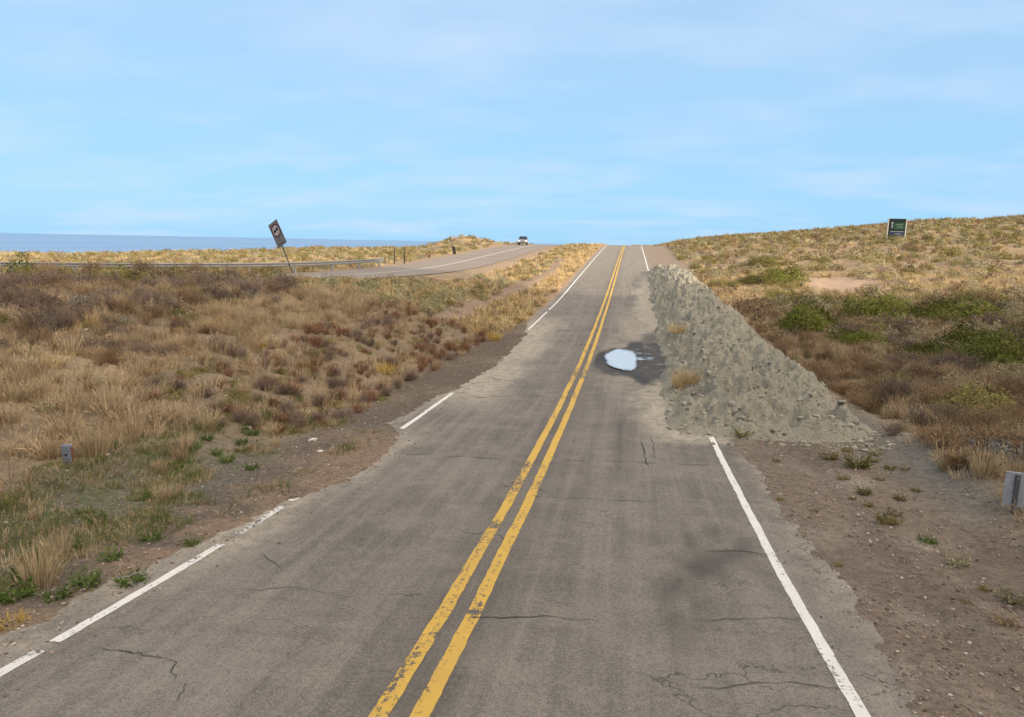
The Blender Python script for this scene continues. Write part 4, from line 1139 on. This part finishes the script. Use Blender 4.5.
# dark leaning marker beyond
P = hit(454.5, 254.5); d = (P - CAM) @ CF; k_ = d / F_PX
o = empty('curve_marker', P)
bm = bm_new(); add_cyl(bm, (0, 0, -.2), (-4 * k_, 0, 16.5 * k_), .05, .04, n=10); bm_obj('post', bm, m_dpost, o)
bm = bm_new(); add_box(bm, (0, 0, 0), (3.2 * k_, .05, 7.4 * k_), Matrix.Translation((-.4 * k_, -.07, 4.0 * k_)) @ Matrix.Rotation(-.22, 4, 'Y'), bevel=.03); bm_obj('lower_plate', bm, m_black, o)
bm = bm_new(); add_box(bm, (0, 0, 0), (1.5 * k_, .05, 5 * k_), Matrix.Translation((-3.7 * k_, -.07, 14.2 * k_)) @ Matrix.Rotation(-.1, 4, 'Y'), bevel=.02); bm_obj('upper_plate', bm, m_dgrey, o)
tag(o, 'dark leaning marker with two plates where the far road climbs to the hillock', 'road marker')

# ------------------------------------------------------------------ cars
m_carw = NT('car_white_paint'); m_carw = m_carw.done(m_carw.bsdf((.22, .23, .25), .3, None, .5, **{'Coat Weight': .5}))
m_card = NT('car_dark_paint'); m_card = m_card.done(m_card.bsdf((.03, .033, .038), .5, None, .3))
m_glass = NT('car_glass'); m_glass = m_glass.done(m_glass.bsdf((.012, .016, .022), .3, None, .3))
m_tyre = simple_mat('tyre_rubber', (.02, .02, .02), .9)
m_lamp = NT('headlamp'); m_lamp = m_lamp.done(m_lamp.bsdf((.7, .7, .72), .15, None, .6))
m_trim = simple_mat('black_trim', (.022, .022, .024), .7)
def extrude_profile(bm, pts, w, taper_top=0.0, zt=1.0, zr_=1.0):
    """profile in (y,z) extruded across x; upper part narrows"""
    L = []
    for s in (-1, 1):
        L.append([bm.verts.new((s * (w / 2 - taper_top * max(0, (z - zt)) / zr_), y, z)) for y, z in pts])
    bm.faces.new(L[0][::-1]); bm.faces.new(L[1]); n = len(pts)
    for i in range(n): bm.faces.new((L[0][i], L[0][(i + 1) % n], L[1][(i + 1) % n], L[1][i]))
    bmesh.ops.recalc_face_normals(bm, faces=bm.faces[:])
def make_car(loc, rz, paint, roofmat, label):
    r = empty('car', loc, rz)    # front towards local -y
    bm = bm_new(); extrude_profile(bm, [(-2.15, .35), (-2.2, .55), (-2.1, .82), (-1.95, .93), (-1.05, 1.06), (1.75, 1.08), (2.12, 1.0), (2.2, .6), (2.15, .35)], 1.82)
    bmesh.ops.bevel(bm, geom=[e for e in bm.edges if abs(e.verts[0].co.x - e.verts[1].co.x) < .01], offset=.07, segments=2, affect='EDGES'); bm_obj('body', bm, paint, r)
    bm = bm_new(); extrude_profile(bm, [(-1.15, 1.05), (-.45, 1.60), (-.2, 1.66), (1.3, 1.64), (1.6, 1.55), (1.98, 1.06)], 1.66, .32, 1.05, 1.0); bm_obj('cabin', bm, roofmat, r)
    bm = bm_new()
    q = [(-.68, -1.10, 1.10), (.68, -1.10, 1.10), (.60, -.49, 1.575), (-.60, -.49, 1.575)]
    nrm = Vector((0, -.62, .78)); bm.faces.new([bm.verts.new(Vector(p) + nrm * .012) for p in q]); bm_obj('windscreen', bm, m_glass, r)
    for s in (-1, 1):
        bm = bm_new(); add_box(bm, (0, 0, 0), (.012, 2.1, .36), Matrix.Translation((s * .765, .45, 1.32)) @ Matrix.Rotation(-s * .17, 4, 'Y'), bevel=.004); bm_obj('side_window', bm, m_glass, r)
        bm = bm_new(); add_box(bm, (s * .66, -2.13, .76), (.38, .12, .16), bevel=.03); bm_obj('headlight', bm, m_lamp, r)
        bm = bm_new(); add_box(bm, (s * 1.0, -.85, 1.13), (.2, .1, .14), bevel=.03); bm_obj('wing_mirror', bm, paint, r)
    bm = bm_new(); add_box(bm, (0, -2.17, .73), (.86, .08, .17), bevel=.02); bm_obj('grille', bm, m_trim, r)
    bm = bm_new(); add_box(bm, (0, -2.16, .42), (1.7, .14, .2), bevel=.04); bm_obj('bumper', bm, m_trim, r)
    for sx in (-1, 1):
        for sy in (-1.35, 1.35):
            w = empty('wheel', (sx * .8, sy, .34)); w.parent = r
            bm = bm_new(); add_cyl(bm, (-.12, 0, 0), (.12, 0, 0), .34, n=24); bm_obj('tyre', bm, m_tyre, w, False)
            bm = bm_new(); add_cyl(bm, (-.125, 0, 0), (.125, 0, 0), .21, n=16); bm_obj('rim', bm, m_galv, w)
    return tag(r, label, 'car')
P = hit(523, 246.8)
Yc = 137.0; v = ray(523, 247); tt = Yc / v[1]; Xc = CAM[0] + tt * v[0]
make_car((Xc, Yc, float(z2(Yc)) + .03), R(6), m_carw, m_card, 'white car with a dark cabin coming over the rise on the far road')

# ------------------------------------------------------------------ light
SUN_EL, SUN_AZ = R(17), R(130)          # azimuth clockwise from the road direction (+Y)
sd = Vector((math.sin(SUN_AZ) * math.cos(SUN_EL), math.cos(SUN_AZ) * math.cos(SUN_EL), math.sin(SUN_EL)))
sl = bpy.data.lights.new('sun', 'SUN'); sl.energy = 5.0; sl.angle = R(.55); sl.color = (1, .87, .70)
so = bpy.data.objects.new('sun', sl); COL.objects.link(so); so.rotation_euler = sd.to_track_quat('Z', 'Y').to_euler(); so.location = (60, -20, 60)
w = bpy.data.worlds.new('World'); SC.world = w; w.use_nodes = True
nt = w.node_tree; nt.nodes.clear()
out = nt.nodes.new('ShaderNodeOutputWorld'); bg = nt.nodes.new('ShaderNodeBackground'); nt.links.new(bg.outputs[0], out.inputs[0])
sky = nt.nodes.new('ShaderNodeTexSky'); sky.sky_type = 'NISHITA'; sky.sun_disc = False
sky.sun_elevation = SUN_EL; sky.sun_rotation = SUN_AZ; sky.altitude = 50; sky.air_density = 1.0; sky.dust_density = .6; sky.ozone_density = 1.5
def wn(typ, **kw):
    x = nt.nodes.new(typ)
    for k, v_ in kw.items(): setattr(x, k, v_)
    return x
tc = wn('ShaderNodeTexCoord'); sep = wn('ShaderNodeSeparateXYZ'); nt.links.new(tc.outputs['Generated'], sep.inputs[0])
def wm(op, a, b=0.0, cl=False):
    x = wn('ShaderNodeMath', operation=op); x.use_clamp = cl
    for i, q in enumerate((a, b)):
        if hasattr(q, 'links'): nt.links.new(q, x.inputs[i])
        else: x.inputs[i].default_value = q
    return x.outputs[0]
def wmix(f, a, b, bl='MIX'):
    x = wn('ShaderNodeMix', data_type='RGBA', blend_type=bl)
    for i, q in ((0, f), (6, a), (7, b)):
        if hasattr(q, 'links'): nt.links.new(q, x.inputs[i])
        else: x.inputs[i].default_value = q if i == 0 else (*q, 1)
    return x.outputs[2]
el = wm('MAXIMUM', sep.outputs[2], 0.0)
den = wm('ADD', el, .16)
cmb = wn('ShaderNodeCombineXYZ'); nt.links.new(wm('DIVIDE', sep.outputs[0], den), cmb.inputs[0]); nt.links.new(wm('DIVIDE', sep.outputs[1], den), cmb.inputs[1])
mp = wn('ShaderNodeMapping'); nt.links.new(cmb.outputs[0], mp.inputs[0]); mp.inputs['Scale'].default_value = (.75, 1.15, 1); mp.inputs['Rotation'].default_value = (0, 0, .25)
nz = wn('ShaderNodeTexNoise'); nt.links.new(mp.outputs[0], nz.inputs['Vector']); nz.inputs['Scale'].default_value = 1.5; nz.inputs['Detail'].default_value = 6; nz.inputs['Roughness'].default_value = .5; nz.inputs['Distortion'].default_value = .15
mr = wn('ShaderNodeMapRange'); nt.links.new(nz.outputs['Fac'], mr.inputs[0]); mr.inputs[1].default_value = .44; mr.inputs[2].default_value = .70; mr.clamp = True
SKYK = 10.0
# clear blue of the sky the camera faces, and thin cirrus veil, mixed with the physical sky
low = (.295 * SKYK, .61 * SKYK, .905 * SKYK); high = (.40 * SKYK, .60 * SKYK, .84 * SKYK)
mr2 = wn('ShaderNodeMapRange'); nt.links.new(el, mr2.inputs[0]); mr2.inputs[1].default_value = .0; mr2.inputs[2].default_value = .35
grad = wmix(mr2.outputs[0], low, high)
basec = wmix(.85, sky.outputs[0], grad)
veil = wmix(wm('MULTIPLY', mr.outputs[0], .5), basec, (.575 * SKYK, .68 * SKYK, .86 * SKYK))
# added warm sky glow, out of view right and behind, brightens the shaded foreground
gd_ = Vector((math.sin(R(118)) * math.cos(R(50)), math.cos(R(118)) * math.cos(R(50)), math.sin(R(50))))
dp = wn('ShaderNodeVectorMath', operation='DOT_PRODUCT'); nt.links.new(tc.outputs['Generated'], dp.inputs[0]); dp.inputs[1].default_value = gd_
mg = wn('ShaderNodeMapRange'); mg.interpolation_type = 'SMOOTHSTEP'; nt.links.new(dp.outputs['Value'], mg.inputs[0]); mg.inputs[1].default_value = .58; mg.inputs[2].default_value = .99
# added whitening of the unseen sky overhead and behind, neutralises the blue fill light
pale_fill = wn('ShaderNodeMapRange'); nt.links.new(wm('SUBTRACT', wm('MULTIPLY', el, 1.3), sep.outputs[1]), pale_fill.inputs[0]); pale_fill.inputs[1].default_value = -.25; pale_fill.inputs[2].default_value = .75
veil = wmix(wm('MULTIPLY', pale_fill.outputs[0], .85), veil, (.66 * SKYK, .68 * SKYK, .72 * SKYK))
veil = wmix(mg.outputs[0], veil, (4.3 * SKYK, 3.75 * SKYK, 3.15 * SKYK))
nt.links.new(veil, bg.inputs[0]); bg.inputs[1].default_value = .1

SC.view_settings.view_transform = 'Standard'; SC.view_settings.look = 'None'; SC.view_settings.gamma = 1.0; SC.view_settings.use_curve_mapping = False
SC.view_settings.exposure = 0.27
SC.cycles.max_bounces = 6; SC.cycles.diffuse_bounces = 3; SC.cycles.glossy_bounces = 3; SC.cycles.transmission_bounces = 4; SC.cycles.transparent_max_bounces = 6
